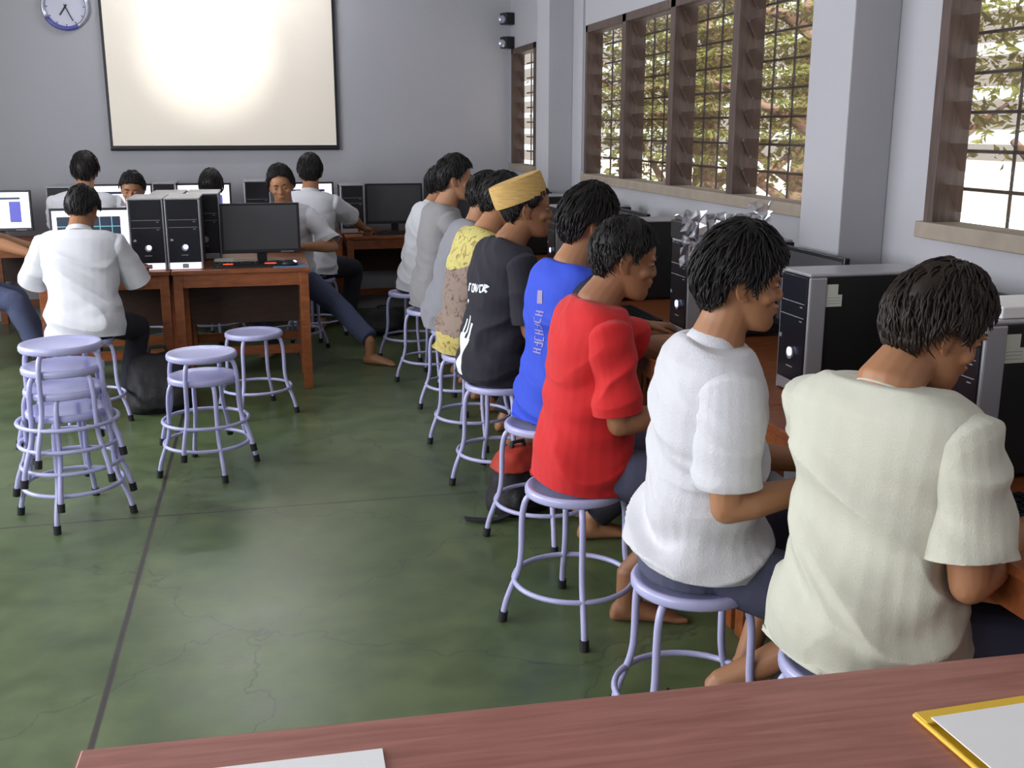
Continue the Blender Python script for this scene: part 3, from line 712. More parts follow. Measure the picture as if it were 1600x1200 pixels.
def person(name, label, pos, hd, seat=.475, lean=(4, 14, 26), neck=30, head=(0, 0, 0), arms=None, knees=None, feet=None, k=1.0,
           skin='skinA', hair='hair', style=None, shirt='white_shirt', sleeve=.75, hem=.0, pants='trousers', pantlen=1., vox=.006, seed=1,
           locks=416, collar='shirt', side=0., face=True, wid=1., sleevemat=None, group=None, wrinkle=1., hood=False, barefoot=True, cat='person', headpos=None, curl=1.):
    style = style or {}
    root = empty('person', (pos[0], pos[1], 0), R(hd-90), label, cat, group)
    Winv = (Matrix.Translation((pos[0], pos[1], 0)) @ Matrix.Rotation(R(hd-90), 4, 'Z')).inverted()
    def loc(p): return Winv @ V(p)
    X = V((1, 0, 0))
    # spine
    segs = [.16, .19, .16]; p = V((0, 0, seat+.075*k)); SP = [V((0, -.005, seat-.0)), p.copy()]
    tx = math.tan(R(side))
    for L, a in zip(segs, lean):
        p = p+V((tx*L*k*math.cos(R(a)), math.sin(R(a)), math.cos(R(a)))).normalized()*L*k; SP.append(p.copy())
    C7 = SP[-1]
    a = R(neck); nd = V((tx*.6, math.sin(a), math.cos(a))).normalized()
    NT = C7+nd*.080*k
    nsec = 26
    w = wid
    prof = [(.160, .124), (.158, .121), (.148, .110), (.168, .116), (.172, .100), (.065, .062)]  # half width, half depth at spine knots 0..4 (+)
    WD = [V((q[0], q[1], 0)) for q in (prof[0], prof[1], prof[2], prof[3], prof[5])]
    def torso(mb, grow, t0, t1, N=24, loose=0.):
        secs = []
        for i in range(N+1):
            t = t0+(t1-t0)*i/N; c = crom(SP, t); tg = (crom(SP, min(t+.05, 4))-crom(SP, max(t-.05, 0))).normalized(); fw = X.cross(tg)*-1
            fw = V((0, tg.z, -tg.y)).normalized() if True else fw
            # widths
            if t < 3.0: q = crom(WD[:4], t); ww, dd = q.x*w, q.y
            else:
                f = t-3.0; ww = (.168+.014*math.sin(min(f/.55, 1)*PI/2))*w; dd = .116-.03*f
                if f > .55: g = (f-.55)/.45; ww = (.186*w)*(1-g)**.50+.062*g; dd = dd*(1-g)+.062*g
            gl = grow+loose*math.exp(-((t-.9)/1.1)**2)
            shift = .02*math.sin(PI*min(max((t-1.2)/2.4, 0), 1))
            secs.append((c+fw*(shift+.008), X, fw, ww*k+gl, dd*k+gl))
        mb.sect(secs, nsec, .88)
    tgC = (SP[4]-SP[3]).normalized()
    shc = SP[4]-tgC*.078*k
    SH = {s: shc+X*s*.165*k*w+V((0, tgC.z, -tgC.y))*.015 for s in (1, -1)}
    body = MB(); torso(body, -.030, .35, 3.9)
    neck_pts = [C7-nd*.05*k+V((0, .0, 0)), C7+nd*.03*k+V((0, .004, 0)), NT+V((0, .0, .0))]
    body.tube([C7-tgC*.06*k+V((0, .012, 0)), C7+V((0, .010, 0)), C7+nd*.045*k+V((0, .006, 0)), NT+nd*.03], [.078*k, .066*k, .058*k, .057*k], 16)
    # head frame (x right, y forward, z up) relative to neck top
    hy, hp, hr = head
    Hm = Matrix.Rotation(R(-hy), 4, 'Z') @ Matrix.Rotation(R(-hp), 4, 'X') @ Matrix.Rotation(R(hr), 4, 'Y')
    hc = NT + (Hm.to_3x3() @ V((0, .022*k, .072*k)))
    H = Matrix.Translation(hc) @ Hm
    head_geo(body, H, k*style.get('headk', 1.))
    hk = k*style.get('headk', 1.)
    shirtm = MB(); torso(shirtm, .012, hem-.35, 3.93, 32, loose=.012*wrinkle); cuts = []; sleeves = []
    UA, FA = .275*k, .245*k
    for s in (1, -1):
        tgt = (arms or {}).get(s)
        if tgt is None: Wt = V((s*.13, .36, seat+.10)); pole = V((s*.4, -.6, -.8))
        elif len(tgt) > 2: Wt = SH[s]+V(tgt[0]); pole = V(tgt[1])
        else:
            Wt = loc(tgt[0]); pole = V(tgt[1]) if len(tgt) > 1 else V((s*.35, -.5, -.8))
        E_, Wt = ik(SH[s], Wt, UA, FA, pole)
        S0 = SH[s]; up = E_-S0; fo = Wt-E_
        body.tube([S0, S0+up*.3, S0+up*.7, E_, ], [.045*k, .045*k, .043*k, .038*k], 14, roundend=True)
        body.tube([E_, E_+fo*.25, E_+fo*.6, Wt-fo*.03], [.038*k, .041*k, .034*k, .026*k], 14, roundend=True)
        hand_geo(body, Wt, fo.normalized(), s, k, curl)
        # sleeve
        inn = S0-X*s*.055*k
        sl = sleeve; 
        if sl <= 1: pts = [inn, S0+up*.02, S0+up*.25, S0+up*.5*sl+up*.12, S0+up*sl, S0+up*(sl+.15)]; rd = [.060*k, .068*k, .067*k, .066*k, .072*k, .076*k]; cuts.append((S0+up*sl, up.normalized(), .14))
        else: pts = [inn, S0+up*.02, S0+up*.3, S0+up*.7, E_, E_+fo*.4, E_+fo*(sl-1)]; rd = [.066*k, .070*k, .064*k, .060*k, .056*k, .050*k, .040*k]
        if sleevemat: pts = [S0+up*.0-X*s*.03*k]+pts[1:]
        slm = MB(); slm.tube(pts, rd, 18); sleeves.append((slm, cuts[-1:] if sl <= 1 else []))
    # legs
    pm = MB(); hipz = seat+.058*k
    pm.sect([(V((0, -.01, seat+.002)), X, V((0, 1, 0)), .148*w*k, .114*k), (V((0, -.012, seat+.05)), X, V((0, 1, 0)), .150*w*k, .118*k), (V((0, .005, seat+.10*k)), X, V((0, 1, 0)), .120*k, .085*k), (V((0, .01, seat+.15*k)), X, V((0, 1, 0)), .10*k, .07*k)], 24)
    for s in (1, -1):
        hip = V((s*.085*k, .02, hipz+.005)); ft = (feet or {}).get(s); A = loc(ft[0]) if ft else V((s*.12, .30, .08))
        kp = V(ft[1]) if ft and len(ft) > 1 else V((s*.25, .5, 1))
        Kn, A = ik(hip, A, .40*k, .385*k, kp)
        A.z = max(A.z, .065)
        th = Kn-hip; sh = A-Kn
        body.tube([hip, hip+th*.5, Kn], [.066*k, .058*k, .048*k], 14, roundend=True)
        body.tube([Kn, Kn+sh*.3, Kn+sh*.7, A], [.047*k, .050*k, .036*k, .031*k], 14, roundend=True)
        toe = (V(ft[2]) if ft and len(ft) > 2 else V((s*.2, 1, 0)))
        foot_geo(body, A, toe, k)
        pm.tube([hip+th*.03, hip+th*.26, hip+th*.6, Kn], [.066*k, .082*k, .080*k, .068*k], 18, roundend=True)
        if pantlen > 0: pm.tube([Kn, Kn+sh*.3*pantlen, Kn+sh*.7*pantlen, Kn+sh*.97*pantlen], [.067*k, .066*k, .060*k, .060*k], 16)
    b = remeshed(body, 'body', M[skin], root, vox, 5, .5)
    sd = seed*3.1
    def wr(p, n):
        a = .0045+.010*max(0, 1-abs(p.z-(seat+.12))/.24)+.005*max(0, 1-abs(p.z-(C7.z-.22))/.14)
        q = V((p.x*2.5+p.z*1.5+sd, p.y*3.2-p.z*2.5, p.z*6.0+p.x*2.2))
        q2 = q+V((noise.noise(q*.9), noise.noise(q*.9+V((9, 3, 1))), 0))*.8
        r = 1-abs(noise.noise(q2*1.15))*2.4
        r2 = noise.noise(q2*2.6+V((4, 7, 2)))
        return p+n*(a*(r*.9+r2*.40))*wrinkle*1.6
    sh_ob = remeshed(shirtm, 'shirt' , M[shirt], root, vox, 10, .5, wr)
    hc0 = crom(SP, hem); cuts = []; cuts.append((hc0+V((0, 0, .0)), V((0, -.12, -1)).normalized(), .30)); trim(sh_ob, cuts)
    for slm, ct in sleeves:
        so = remeshed(slm, 'sleeve', M[sleevemat or shirt], root, vox, 6, .5, wr)
        if sleevemat: so['label'] = 'black sleeve'
        trim(so, ct)
    def wp(p, n):
        q = V((p.x*5+sd, p.y*5, p.z*7)); return p+n*(.006*(1-abs(noise.noise(q))*2.2))
    remeshed(pm, 'trousers', M[pants], root, vox*1.2, 5, .5, wp)
    # collar
    if collar:
        fw = V((0, tgC.z, -tgC.y)); cn = (tgC*.6+nd*.4).normalized(); fw = (fw-cn*fw.dot(cn)).normalized()
        m = MB(); N = 30
        if collar == 'shirt': hh, r0, th = .034, .069, .006
        else: hh, r0, th = .008, .062, .004
        rs = []
        for j in range(N):
            a2 = 2*PI*j/N; dr = X*math.sin(a2)+fw*math.cos(a2); fr = max(0, math.cos(a2))
            c = C7+fw*.012*k-cn*(.012+fr*.028+(.004 if collar == 'tee' else 0))*k
            p0 = c+dr*(r0+.012)*k; p1 = c+dr*r0*.93*k+cn*hh*(1-.25*fr)*k
            rs.append([p0-cn*.006, p1, p1-dr*th*1.6, p0-dr*th*2.2-cn*.004])
        m.rings(rs, closed=True); co = m.build('collar', M[shirt], root, smooth=True)
        sbd = co.modifiers.new('s', 'SUBSURF'); sbd.levels = 1; sbd.render_levels = 1
    if hair:
        m = MB(); hair_geo(m, H, hk, style, seed, locks)
        m.build('hair', M[hair], root, smooth=True)
    if face:
        for s in (1, -1):
            m = MB(); m.ell(H @ (V((s*.031, .0735, .0))*hk), [.0120*hk, .0112*hk, .0060*hk], None, 12, 8)
            eo = m.build('eye', M['eyewhite'], root, smooth=True)
            m = MB(); m.ell(H @ (V((s*.031, .0822, -.0005))*hk), [.0050*hk, .0040*hk, .0050*hk], Hm, 10, 6); m.build('iris', M['iris'], eo, smooth=True)
            m = MB(); m.tube([H @ (V((s*x, y, z))*hk) for x, y, z in ((.014, .090, .019), (.03, .089, .025), (.046, .078, .020))], [.0028, .0034, .0015], 6); m.build('eyebrow', M['hair'], root, smooth=True)
    return dict(root=root, body=b, shirt=sh_ob, H=H, hk=hk, C7=C7, SP=SP, SH=SH, Hm=Hm)
def decal(P, strokes, matn, name, width=.006, back=True, label=None):
    """ribbons of ink pressed on the shirt back; strokes given as (x, z) polylines in the person's frame"""
    me = P['shirt'].data; bv = BVHTree.FromPolygons([v.co for v in me.vertices], [p.vertices for p in me.polygons])
    m = MB()
    def hit(x, z):
        h = bv.ray_cast(V((x, -1.2, z)), V((0, 1, 0)))
        return (h[0], h[1]) if h[0] else (None, None)
    for st in strokes:
        wd = width
        if isinstance(st, dict): wd = st['w']; st = st['p']
        L = []
        for (x0, z0), (x1, z1) in zip(st, st[1:]):
            n = max(1, int(math.hypot(x1-x0, z1-z0)/.008))
            for i in range(n): L.append((x0+(x1-x0)*i/n, z0+(z1-z0)*i/n))
        L.append(st[-1]); nc = max(1, int(wd/.008)); rows = []
        for i, (x, z) in enumerate(L):
            a = L[max(i-1, 0)]; b = L[min(i+1, len(L)-1)]; dx, dz = b[0]-a[0], b[1]-a[1]; l = math.hypot(dx, dz) or 1
            nx, nz = -dz/l, dx/l; row = []
            for c in range(nc+1):
                o = (c/nc-.5)*wd; h, nn = hit(x+nx*o, z+nz*o)
                if h is None: row = None; break
                row.append(h+nn*.0022)
            rows.append(row)
        for r0, r1 in zip(rows, rows[1:]):
            if r0 and r1: 
                for c in range(nc): m.add([r0[c], r0[c+1], r1[c+1], r1[c]], [(0, 1, 2, 3)])
    o = m.build(name, M[matn], P['root'])
    if label: o['label'] = label
    return o
PG = 'seated students'
HZ = HR+.035
PEOPLE = {}
def student(key, *a, **kw): PEOPLE[key] = person('person', *a, **kw); return PEOPLE[key]
# --- right hand row, nearest first
stool(1.20, 1.88, -100, 'lavender stool under the cream-shirted student at the picture edge')
student('cream', 'person in a cream t-shirt with dark brown hair, nearest the camera at right', (1.22, 1.90), 22, lean=(-2, 2, 8), neck=58, head=(28, 22, 4),
        arms={1: ((.02, .235, -.235), (.15, -1, -.4), 1), -1: ((.06, .34, -.20), (0, -.3, -1), 1)}, feet={1: ((1.62, 1.80, .08),), -1: ((1.55, 2.2, .08),)},
        shirt='cream_shirt', collar='tee', sleeve=.80, hem=-.12, hair='hairbrown', skin='skinA', k=1.05, vox=.0045, seed=2, locks=992, wrinkle=1.5, style=dict(headk=.97, vol=.010, fluff=1.3, len=1.0), wid=1.06)
stool(1.03, 2.38, -52, 'lavender stool under the white-shirted student with grey trousers')
student('white3', 'person in a white school shirt and grey trousers, second from the camera', (1.03, 2.40), -8, lean=(0, 2, 8), neck=24, head=(6, 6, 0),
        arms={1: ((-.02, .25, -.25), (.15, -1, -.4), 1), -1: ((.0, .36, -.30), (-.15, -1, -.4), 1)}, feet={1: ((1.08, 2.30, .20), (.2, 1, .6)), -1: ((1.30, 2.60, .08),)},
        shirt='white_shirt', sleeve=.80, hem=.75, pants='trousers', pantlen=.35, skin='skinA', vox=.0045, seed=5, wrinkle=1.5, wid=.98, locks=992, style=dict(headk=.96, vol=.014, fluff=1.8, len=1.15, line=[(0, 62), (.22, 68), (.35, 82), (.42, 106), (.47, 96), (.52, 87), (.59, 96), (.66, 120), (.8, 132), (1, 134)]), k=1.05)
stool(.93, 3.14, -97, 'lavender stool under the red-shirted student')
student('red', 'person in a bright red t-shirt sitting on a lavender stool', (.955, 3.16), 0, lean=(-2, 4, 12), neck=42, head=(10, 12, 0),
        arms={1: ((-.02, .28, -.25), (.15, -1, -.4), 1), -1: ((1.50, 3.42, .80),)}, feet={1: ((1.10, 3.08, .18), (.2, 1, .6)), -1: ((1.30, 3.35, .08),)},
        shirt='red_shirt', collar='tee', sleeve=.86, hem=-.02, pants='trousers', pantlen=.5, skin='skinB', vox=.005, seed=8, locks=672, style=dict(vol=.0, fluff=.5, len=.6), k=1.03, wid=.94)
stool(1.03, 3.90, -95, 'lavender stool under the blue-jerseyed student')
student('blue', 'person in a blue jersey with black sleeves and thin glasses', (1.08, 3.92), 10, lean=(0, 4, 12), neck=36, head=(6, 8, 0),
        arms={1: ((-.02, .32, -.22), (.15, -1, -.4), 1), -1: ((1.52, 4.1, .80),)}, feet={1: ((1.2, 3.8, .1),), -1: ((1.25, 4.05, .08),)},
        shirt='blue_shirt', sleevemat='navy', collar='tee', sleeve=1.25, hem=-.12, pants='darkpants', skin='skinA', vox=.006, seed=12, locks=672, style=dict(vol=.018, fluff=1.6, len=1.2, headk=1.0), k=1.07)
stool(1.0, 4.60, 188, 'lavender stool under the student wearing the yellow cap')
student('cap', 'person in a black t-shirt wearing a yellow woven cap', (.97, 4.66), 8, lean=(2, 8, 18), neck=44, head=(16, 2, 0),
        arms={1: ((-.02, .30, -.25), (.15, -1, -.4), 1), -1: ((1.50, 4.86, .80),)}, feet={1: ((1.06, 4.52, .18), (.2, 1, .6)), -1: ((1.25, 4.8, .08),)},
        shirt='blackshirt', collar='tee', sleeve=.85, hem=-.02, pants='darkpants', pantlen=.6, skin='skinB', vox=.006, seed=15, locks=256, style=dict(vol=-.006, fluff=.3, len=.5), k=1.1, wid=1.05)
stool(1.0, 5.26, 185, 'lavender stool under the student in yellow batik')
student('batik', 'person in a yellow and brown batik shirt leaning to the desk', (.97, 5.30), 10, lean=(3, 12, 22), neck=36, head=(15, 14, 0),
        arms={1: ((1.48, 5.05, .80),), -1: ((1.48, 5.5, .80),)}, feet={1: ((1.2, 5.1, .1),), -1: ((1.2, 5.4, .08),)},
        shirt='batik', collar='tee', sleeve=.9, hem=-.12, pants='darkpants', skin='skinA', vox=.007, seed=18, locks=352, style=dict(vol=.008, fluff=1.2), k=1.09, face=False)
stool(1.05, 5.94, 178, 'lavender stool under the grey hooded student')
student('hoodie', 'person in a grey hooded sweater behind the batik shirt', (1.0, 5.98), 5, lean=(6, 18, 28), neck=20, head=(10, 14, 0),
        arms={1: ((1.50, 5.75, .80),), -1: ((1.48, 6.2, .80),)}, feet={1: ((1.2, 5.8, .1),), -1: ((1.2, 6.1, .08),)},
        shirt='grey_hood', collar=None, sleeve=1.9, hem=-.08, pants='darkpants', skin='skinA', vox=.007, seed=21, locks=352, style=dict(vol=.006), face=False, k=1.07)
stool(1.0, 6.67, 182, 'lavender stool under the grey-shirted student', )
student('grey', 'person in a grey t-shirt seen in profile beside a white shirt', (1.03, 6.70), 2, lean=(1, 5, 16), neck=30, head=(10, 2, 0),
        arms={1: ((1.48, 6.5, .80),), -1: ((1.48, 6.9, .80),)}, feet={1: ((1.2, 6.5, .1),), -1: ((1.2, 6.8, .08),)},
        shirt='grey_shirt', collar='tee', sleeve=1.3, hem=-.12, pants='darkpants', skin='skinC', vox=.007, seed=24, locks=384, style=dict(vol=.012, fluff=1.2), k=1.11, seat=.49)
stool(.97, 7.44, 186, 'lavender stool farthest along the window row')
student('whitefar', 'person in a white school shirt farthest along the window row', (1.03, 7.46), 5, lean=(2, 10, 22), neck=34, head=(0, 8, 0),
        arms={1: ((1.48, 7.3, .80),), -1: ((1.48, 7.7, .80),)}, feet={1: ((1.2, 7.3, .1),), -1: ((1.2, 7.6, .08),)},
        shirt='white_shirt', sleeve=.9, hem=-.1, pants='darkpants', skin='skinA', vox=.007, seed=27, locks=320, style=dict(vol=.006), face=False, k=1.05)
# --- middle island
stool(-1.03, 6.13, -18, 'lavender stool under the white-shirted student with his back turned')
student('deskwhite', 'person in a white school shirt seen from behind at the lit monitor', (-1.02, 6.16), 86, lean=(4, 8, 14), neck=48, head=(8, 26, 0),
        arms={1: ((-.74, 6.55, .80), (.35, -.5, -.9)), -1: ((-1.28, 6.58, .80), (-.4, -.5, -.9))}, feet={1: ((-.85, 6.45, .08),), -1: ((-1.2, 6.45, .08),)},
        shirt='white_shirt', sleeve=.95, hem=.0, pants='darkpants', skin='skinB', vox=.006, seed=31, locks=416, style=dict(vol=.006), face=False, k=1.0, wid=1.12)
stool(-2.08, 7.71, -20, 'lavender stool at the left picture edge')
student('leftedge', 'person in white shirt and blue jeans cut off by the left picture edge', (-2.13, 7.72), 15, lean=(4, 10, 16), neck=20, head=(0, 12, 0),
        arms={1: ((-1.50, 7.50, .78), (.2, -.5, -.9)), -1: ((-1.6, 7.9, .80),)}, feet={1: ((-1.55, 7.6, .08),), -1: ((-1.6, 7.95, .08),)},
        shirt='white_shirt', sleeve=.95, hem=-.1, pants='jeans', skin='skinA', vox=.007, seed=34, locks=320, face=False, k=1.05, seat=.50)
stool(-.93, 8.05, 10, 'lavender stool hidden behind the island, left one', )
student('face1', 'person facing the room with only black hair and forehead above the monitor', (-0.92, 8.12), -92, lean=(2, 6, 12), neck=14, head=(0, 16, -4),
        arms={1: ((-1.0, 7.68, .80),), -1: ((-.66, 7.68, .80),)}, feet={1: ((-.95, 7.8, .08),), -1: ((-.7, 7.8, .08),)},
        shirt='white_shirt', sleeve=.9, hem=0, pants='darkpants', skin='skinB', vox=.007, seed=37, locks=384, style=dict(vol=.004), k=.98)
stool(-1.29, 8.33, 10, 'lavender stool hidden behind the island at left')
student('back1', 'person in a white shirt, back turned, seated under the left edge of the screen', (-1.3, 8.3), 88, lean=(2, 8, 16), neck=28, head=(0, 2, 3),
        arms={1: ((-1.08, 8.86, .78), (.5, -.5, -.8)), -1: ((-1.52, 8.86, .78), (-.5, -.5, -.8))}, feet={1: ((-1.1, 8.7, .08),), -1: ((-1.4, 8.7, .08),)},
        shirt='white_shirt', sleeve=.9, hem=0, pants='darkpants', skin='skinA', vox=.007, seed=40, locks=384, style=dict(vol=.004), face=False, k=1.08, wid=1.15, seat=.52)
stool(-.43, 8.36, 10, 'lavender stool hidden behind the silver towers')
student('head3', 'person with bowed black hair visible above the silver towers', (-0.42, 8.36), 84, lean=(4, 10, 18), neck=18, head=(0, 14, 0),
        arms={1: ((.0, 8.86, .76),), -1: ((-.4, 8.86, .76),)}, feet={1: ((-.1, 8.7, .08),), -1: ((-.3, 8.7, .08),)},
        shirt='white_shirt', sleeve=.9, hem=0, pants='darkpants', skin='skinA', vox=.007, seed=43, locks=416, style=dict(vol=.01, line=[(0, 70), (.3, 90), (.5, 112), (.7, 134), (1, 140)]), face=False, k=.97)
stool(.16, 7.85, 5, 'lavender stool behind the right end of the island')
student('face2', 'person in a white shirt facing the camera with one bare foot stretched out', (0.14, 7.86), -100, lean=(6, 12, 18), neck=20, head=(-6, 14, 6),
        arms={1: ((.0, 7.62, .80),), -1: ((.22, 7.48, .80), (-.8, -.1, -.5))}, feet={1: ((.0, 7.75, .09),), -1: ((.74, 7.12, .095), (-.2, .6, 1), (-.9, .35, 0))},
        shirt='white_shirt', sleeve=.9, hem=-.02, pants='jeans', skin='skinA', vox=.006, seed=46, locks=416, style=dict(vol=.012, line=[(0, 48), (.22, 60), (.36, 84), (.5, 104), (.7, 120), (1, 133)]), k=1.04)
stool(.33, 8.30, 5, 'lavender stool before the corner desk')
student('w2', 'person in a white shirt reaching right to the corner desk', (0.31, 8.3), 70, lean=(2, 8, 16), neck=30, head=(-18, 6, 0),
        arms={1: ((.80, 8.80, .77), (.9, -.5, -.5)), -1: ((.35, 8.84, .76),)}, feet={1: ((.6, 8.6, .08),), -1: ((.4, 8.7, .08),)},
        shirt='white_shirt', sleeve=.9, hem=0, pants='darkpants', skin='skinA', vox=.007, seed=49, locks=384, style=dict(vol=.004), face=False, k=1.08, seat=.50, side=-5)

# accessories
P = PEOPLE['cap']; m = MB(); H, hk = P['H'], P['hk']
def hp(x, y, z): return H @ (V((x, y, z))*hk)
Rm = Matrix.Rotation(R(22), 4, 'X')
def crow(z, g, n=36): return [H @ ((Rm @ V(((.088+g)*math.cos(2*PI*j/n), -.012+(.112+g)*math.sin(2*PI*j/n), z)))*hk) for j in range(n)]
m.rings([crow(.038, -.004), crow(.036, .001), crow(.06, .003), crow(.118, .001), crow(.128, -.001), crow(.130, -.010), crow(.127, -.05)])
m.build('woven_cap', M['cap'], P['root'], smooth=True).modifiers.new('e', 'EDGE_SPLIT').split_angle = R(50)
P = PEOPLE['blue']; H, hk = P['H'], P['hk']; m = MB()
for s in (1, -1):
    c = V((s*.033, .094, -.002)); m.tube([hp(c.x+.022*math.cos(a*PI/10), c.y-.006*abs(math.cos(a*PI/10)), c.z+.014*math.sin(a*PI/10)) for a in range(20)], .0018, 6, closed=True)
    m.tube([hp(s*.055, .088, .004), hp(s*.076, .05, .004), hp(s*.080, -.01, .004)], .0020, 6)
m.tube([hp(-.011, .094, .0), hp(.011, .094, .0)], .0016, 6); m.build('glasses', M['black'], P['root'])
P = PEOPLE['hoodie']; C7 = P['C7']
m = MB(); N = 20; rs = []
for i in range(N+1):
    a = -PI*.80+PI*1.6*i/N; c = C7+V((math.sin(a)*.085, -.015-math.cos(a)*.075, -.01-math.cos(a)*.045)); r = .030+.030*max(0, math.cos(a))
    rs.append([c+V((math.sin(a)*math.cos(b)*r, -math.cos(a)*math.cos(b)*r, math.sin(b)*r*.9)) for b in [2*PI*j/12 for j in range(12)]])
m.rings(rs); m.build('hood', M['grey_hood'], P['root'], smooth=True)
# inked prints
P = PEOPLE['cap']; S = P['SP']; zc = S[3].z; 
st = []
x = -.02
for gl in ([(0, 0), (0, .03), (.012, .03)], [(0, 0), (.018, 0), (.018, .028), (0, .028), (0, 0)], [(0, 0), (0, .03), (.016, 0), (.016, .03)], [(0, 0), (.014, .03)], [(.018, .028), (0, .026), (0, .0), (.018, .002)], [(0, 0), (0, .028), (.015, .022), (0, .014), (.016, 0)]):
    st.append(dict(p=[(x+a*1.2, zc-.055+b*1.1+x*.10) for a, b in gl], w=.009)); x += .028
st.append(dict(p=[(-.045, zc-.115), (-.02, zc-.10), (.0, zc-.098)], w=.012))
decal(P, st, 'print_white', 'back_lettering', label='white lettering across the shoulders')
z0 = S[0].z
decal(P, [dict(p=[(-.02, z0+.22), (-.01, z0+.13), (.0, z0+.04)], w=.05), dict(p=[(.03, z0+.20), (.035, z0+.10), (.04, z0+.04)], w=.045), dict(p=[(.0, z0+.12), (.02, z0+.04)], w=.05), dict(p=[(-.025, z0+.28), (-.022, z0+.22)], w=.012), dict(p=[(.005, z0+.30), (.004, z0+.22)], w=.014), dict(p=[(.04, z0+.27), (.035, z0+.20)], w=.022)], 'print_white', 'figure_print', label='white figure print low on the back')
P = PEOPLE['blue']; S = P['SP']; zt = S[3].z
st = []
for i in range(7):
    zz = zt-.01-i*.024
    g = [[(.03, 0), (.075, 0)], [(.03, -.013), (.075, -.013)], [(.052, 0), (.052, -.013)]] if i % 3 == 0 else ([[(.03, 0), (.03, -.014), (.075, -.014), (.075, 0)]] if i % 3 == 1 else [[(.03, 0), (.075, 0)], [(.075, 0), (.075, -.014)], [(.05, 0), (.05, -.012)]])
    st += [dict(p=[(gx, zz+gz) for gx, gz in q], w=.005) for q in g]
decal(P, st, 'print_orange', 'back_lettering', label='column of faded orange lettering')
decal(P, [dict(p=[(.04, zt+.07), (.045, zt+.02)], w=.035)], 'print_orange', 'back_emblem')
# wristband on the blue student's arm side
# ------------------------------------------------------------ bags and floor clutter
def bag(x, y, rz, sx, sy, sz, label, red=False, z=0., cat='backpack'):
    e = empty('backpack', (x, y, z), R(rz), label, cat)
    rr = random.Random(int(abs(x*100)+abs(y*10)))
    def post(p, n):
        q = p*9+V((x*7, y*7, 0)); return V((p.x, p.y, max(.0, p.z)))+n*(.012*noise.noise(q)+.006*noise.noise(q*2.7)) if p.z > .01 else p
    m = MB(); X, Y = V((1, 0, 0)), V((0, 1, 0))
    m.sect([(V((0, 0, 0)), X, Y, sx*.9, sy*.9), (V((0, 0, sz*.15)), X, Y, sx, sy), (V((.01, 0, sz*.5)), X, Y, sx*.95, sy*.92), (V((.0, 0, sz*.8)), X, Y, sx*.8, sy*.7), (V((0, 0, sz)), X, Y, sx*.5, sy*.35)], 20, .75)
    m.sect([(V((0, -sy*.8, sz*.12)), X, Y, sx*.7, sy*.4), (V((0, -sy*.85, sz*.35)), X, Y, sx*.72, sy*.4), (V((0, -sy*.75, sz*.52)), X, Y, sx*.6, sy*.25)], 16, .75)
    remeshed(m, 'bag_body', M['bag'], e, .012, 3, .5, post)
    if red:
        m = MB(); m.sect([(V((-.01, -sy*.1, sz*.72)), X, Y, sx*.93, sy*.88), (V((0, -sy*.05, sz*.9)), X, Y, sx*.82, sy*.66), (V((0, 0, sz*1.03)), X, Y, sx*.55, sy*.4)], 20, .75)
        remeshed(m, 'top_flap', M['bagred'], e, .010, 3, .5, post)['label'] = 'red top flap'
    m = MB(); m.tube([(-sx*.3, 0, sz*.92), (-sx*.2, 0, sz*1.12), (sx*.2, 0, sz*1.12), (sx*.3, 0, sz*.92)], .010, 8); m.build('handle', M['bag'], e)
    return e
bag(.99, 4.20, 25, .14, .11, .27, 'black backpack with red top flap under the window desks', red=True)
m = MB(); pts = [V((.74, 4.10, .012)), V((.80, 4.07, .012)), V((.86, 4.06, .012)), V((.92, 4.08, .02)), V((.98, 4.12, .03))]
rs = []
for i in range(25):
    c = crom(pts, i*4/24); rs.append([c+V((0, .018, -.004)), c+V((0, .018, .004)), c+V((0, -.018, .004)), c+V((0, -.018, -.004))])
m.rings(rs); tag(m.build('bag_strap', M['bag']), 'black strap lying on the floor beside the red and black backpack', 'strap')
bag(-.66, 6.30, 10, .20, .15, .33, 'black backpack on the floor under the island desk')
bag(.86, 8.35, 0, .17, .12, .20, 'black bag on the floor near the corner desk')
bag(1.30, 2.20, 40, .17, .14, .30, 'dark bag on the floor under the nearest window desk')
m = MB(); pts = [V((.78, 2.42, .012)), V((.84, 2.44, .014)), V((.92, 2.47, .012)), V((1.0, 2.52, .02)), V((1.06, 2.60, .012))]
m.tube([crom(pts, i*4/24) for i in range(25)], .010, 8); tag(m.build('bag_strap', M['brown']), 'brown strap trailing on the floor by the near stool', 'strap')

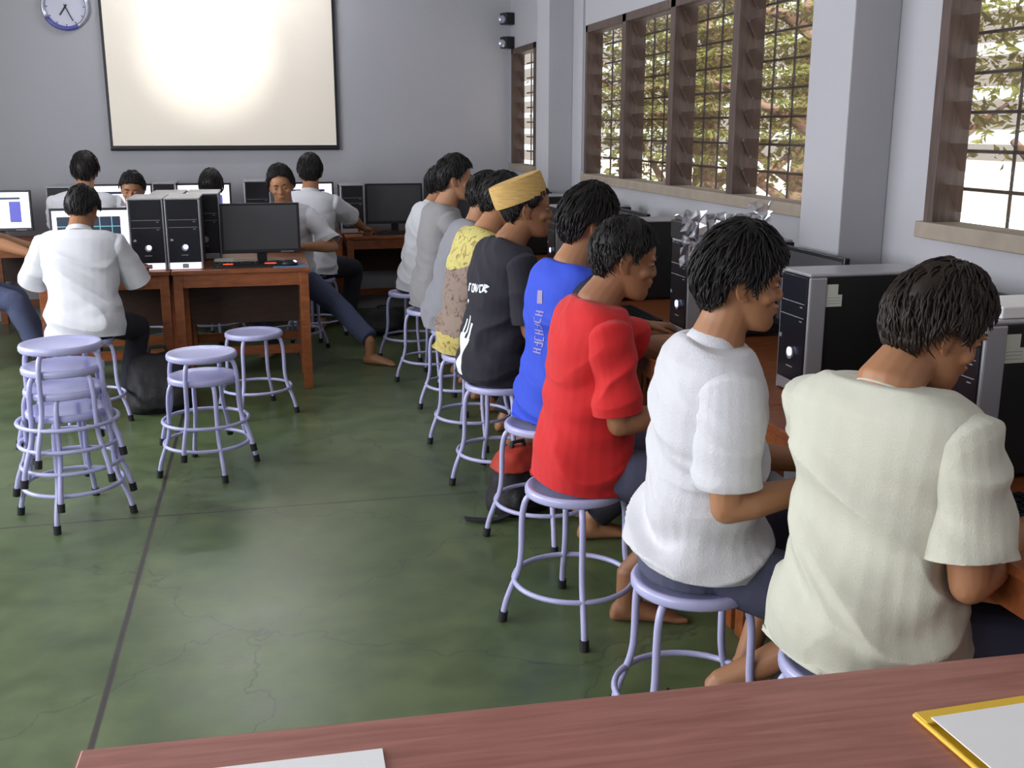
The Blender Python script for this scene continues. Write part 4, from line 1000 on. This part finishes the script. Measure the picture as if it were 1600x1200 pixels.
# ------------------------------------------------------------ light
w = bpy.data.worlds.new('World'); SC.world = w; w.use_nodes = True
bg = w.node_tree.nodes['Background']; bg.inputs[0].default_value = (.93, .97, 1.0, 1); bg.inputs[1].default_value = 1.3
def area(name, loc, rot, sx, sy, power, col):
    l = bpy.data.lights.new(name, 'AREA'); l.shape = 'RECTANGLE'; l.size = sx; l.size_y = sy; l.energy = power; l.color = col
    o = bpy.data.objects.new(name, l); COL.objects.link(o); o.location = loc; o.rotation_euler = rot; return o
area('left_window_light', (XL-.25, 5.3, 1.85), (0, R(-90), 0), 1.7, 3.8, 200, (.92, .94, 1.))
area('left_window_light', (XL-.25, .7, 1.85), (0, R(-90), 0), 1.7, 3.8, 150, (.95, .96, 1.))
s = bpy.data.lights.new('sun', 'SUN'); s.energy = 12; s.angle = R(1); s.color = (1, .97, .93)
o = bpy.data.objects.new('sun', s); COL.objects.link(o)
o.rotation_euler = V((.25, .62, -.75)).to_track_quat('-Z', 'Y').to_euler()
# ceiling projector aimed at the screen
e = empty('ceiling_projector', (-.33, 6.2, 2.86), 0, 'white ceiling projector lighting the screen', 'projector')
m = MB(); m.box(-.15, .15, -.13, .13, -.06, .05); m.build('housing', M['paper'], e, bevel=.01)
m = MB(); m.tube([(0, 0, .05), (0, 0, ZC-2.86)], .02, 10); m.build('ceiling_mount', M['paper'], e)
m = MB(); m.tube([(0, .12, -.01), (0, .16, -.02)], .035, 16); m.build('lens', M['blackgloss'], e)
l = bpy.data.lights.new('projector_beam', 'SPOT'); l.energy = 310; l.spot_size = R(24); l.spot_blend = 1.0; l.color = (1, .99, .96); l.shadow_soft_size = .03
o = bpy.data.objects.new('projector_beam', l); COL.objects.link(o); o.location = (-.33, 6.40, 2.83)
o.rotation_euler = (V((-.42, YB, 2.22))-o.location).to_track_quat('-Z', 'Y').to_euler()

# ------------------------------------------------------------ camera
f, vx, vy = 1650., 410., 200.
pit = math.atan((600-vy)/f); yaw = math.atan((800-vx)/math.hypot(f, 600-vy))
fwv = V((math.sin(yaw)*math.cos(pit), math.cos(yaw)*math.cos(pit), -math.sin(pit))); rt = V((math.cos(yaw), -math.sin(yaw), 0)); up = rt.cross(fwv)
cd = bpy.data.cameras.new('Camera'); cd.sensor_width = 36; cd.lens = f/1600*36; cd.clip_start = .05
co = bpy.data.objects.new('Camera', cd); COL.objects.link(co)
co.matrix_world = Matrix(((rt.x, up.x, -fwv.x, 0), (rt.y, up.y, -fwv.y, 0), (rt.z, up.z, -fwv.z, 1.6), (0, 0, 0, 1)))
SC.camera = co
SC.view_settings.view_transform = 'Standard'; SC.view_settings.look = 'None'; SC.view_settings.exposure = 0.0; SC.view_settings.gamma = 1.0; SC.view_settings.use_curve_mapping = False
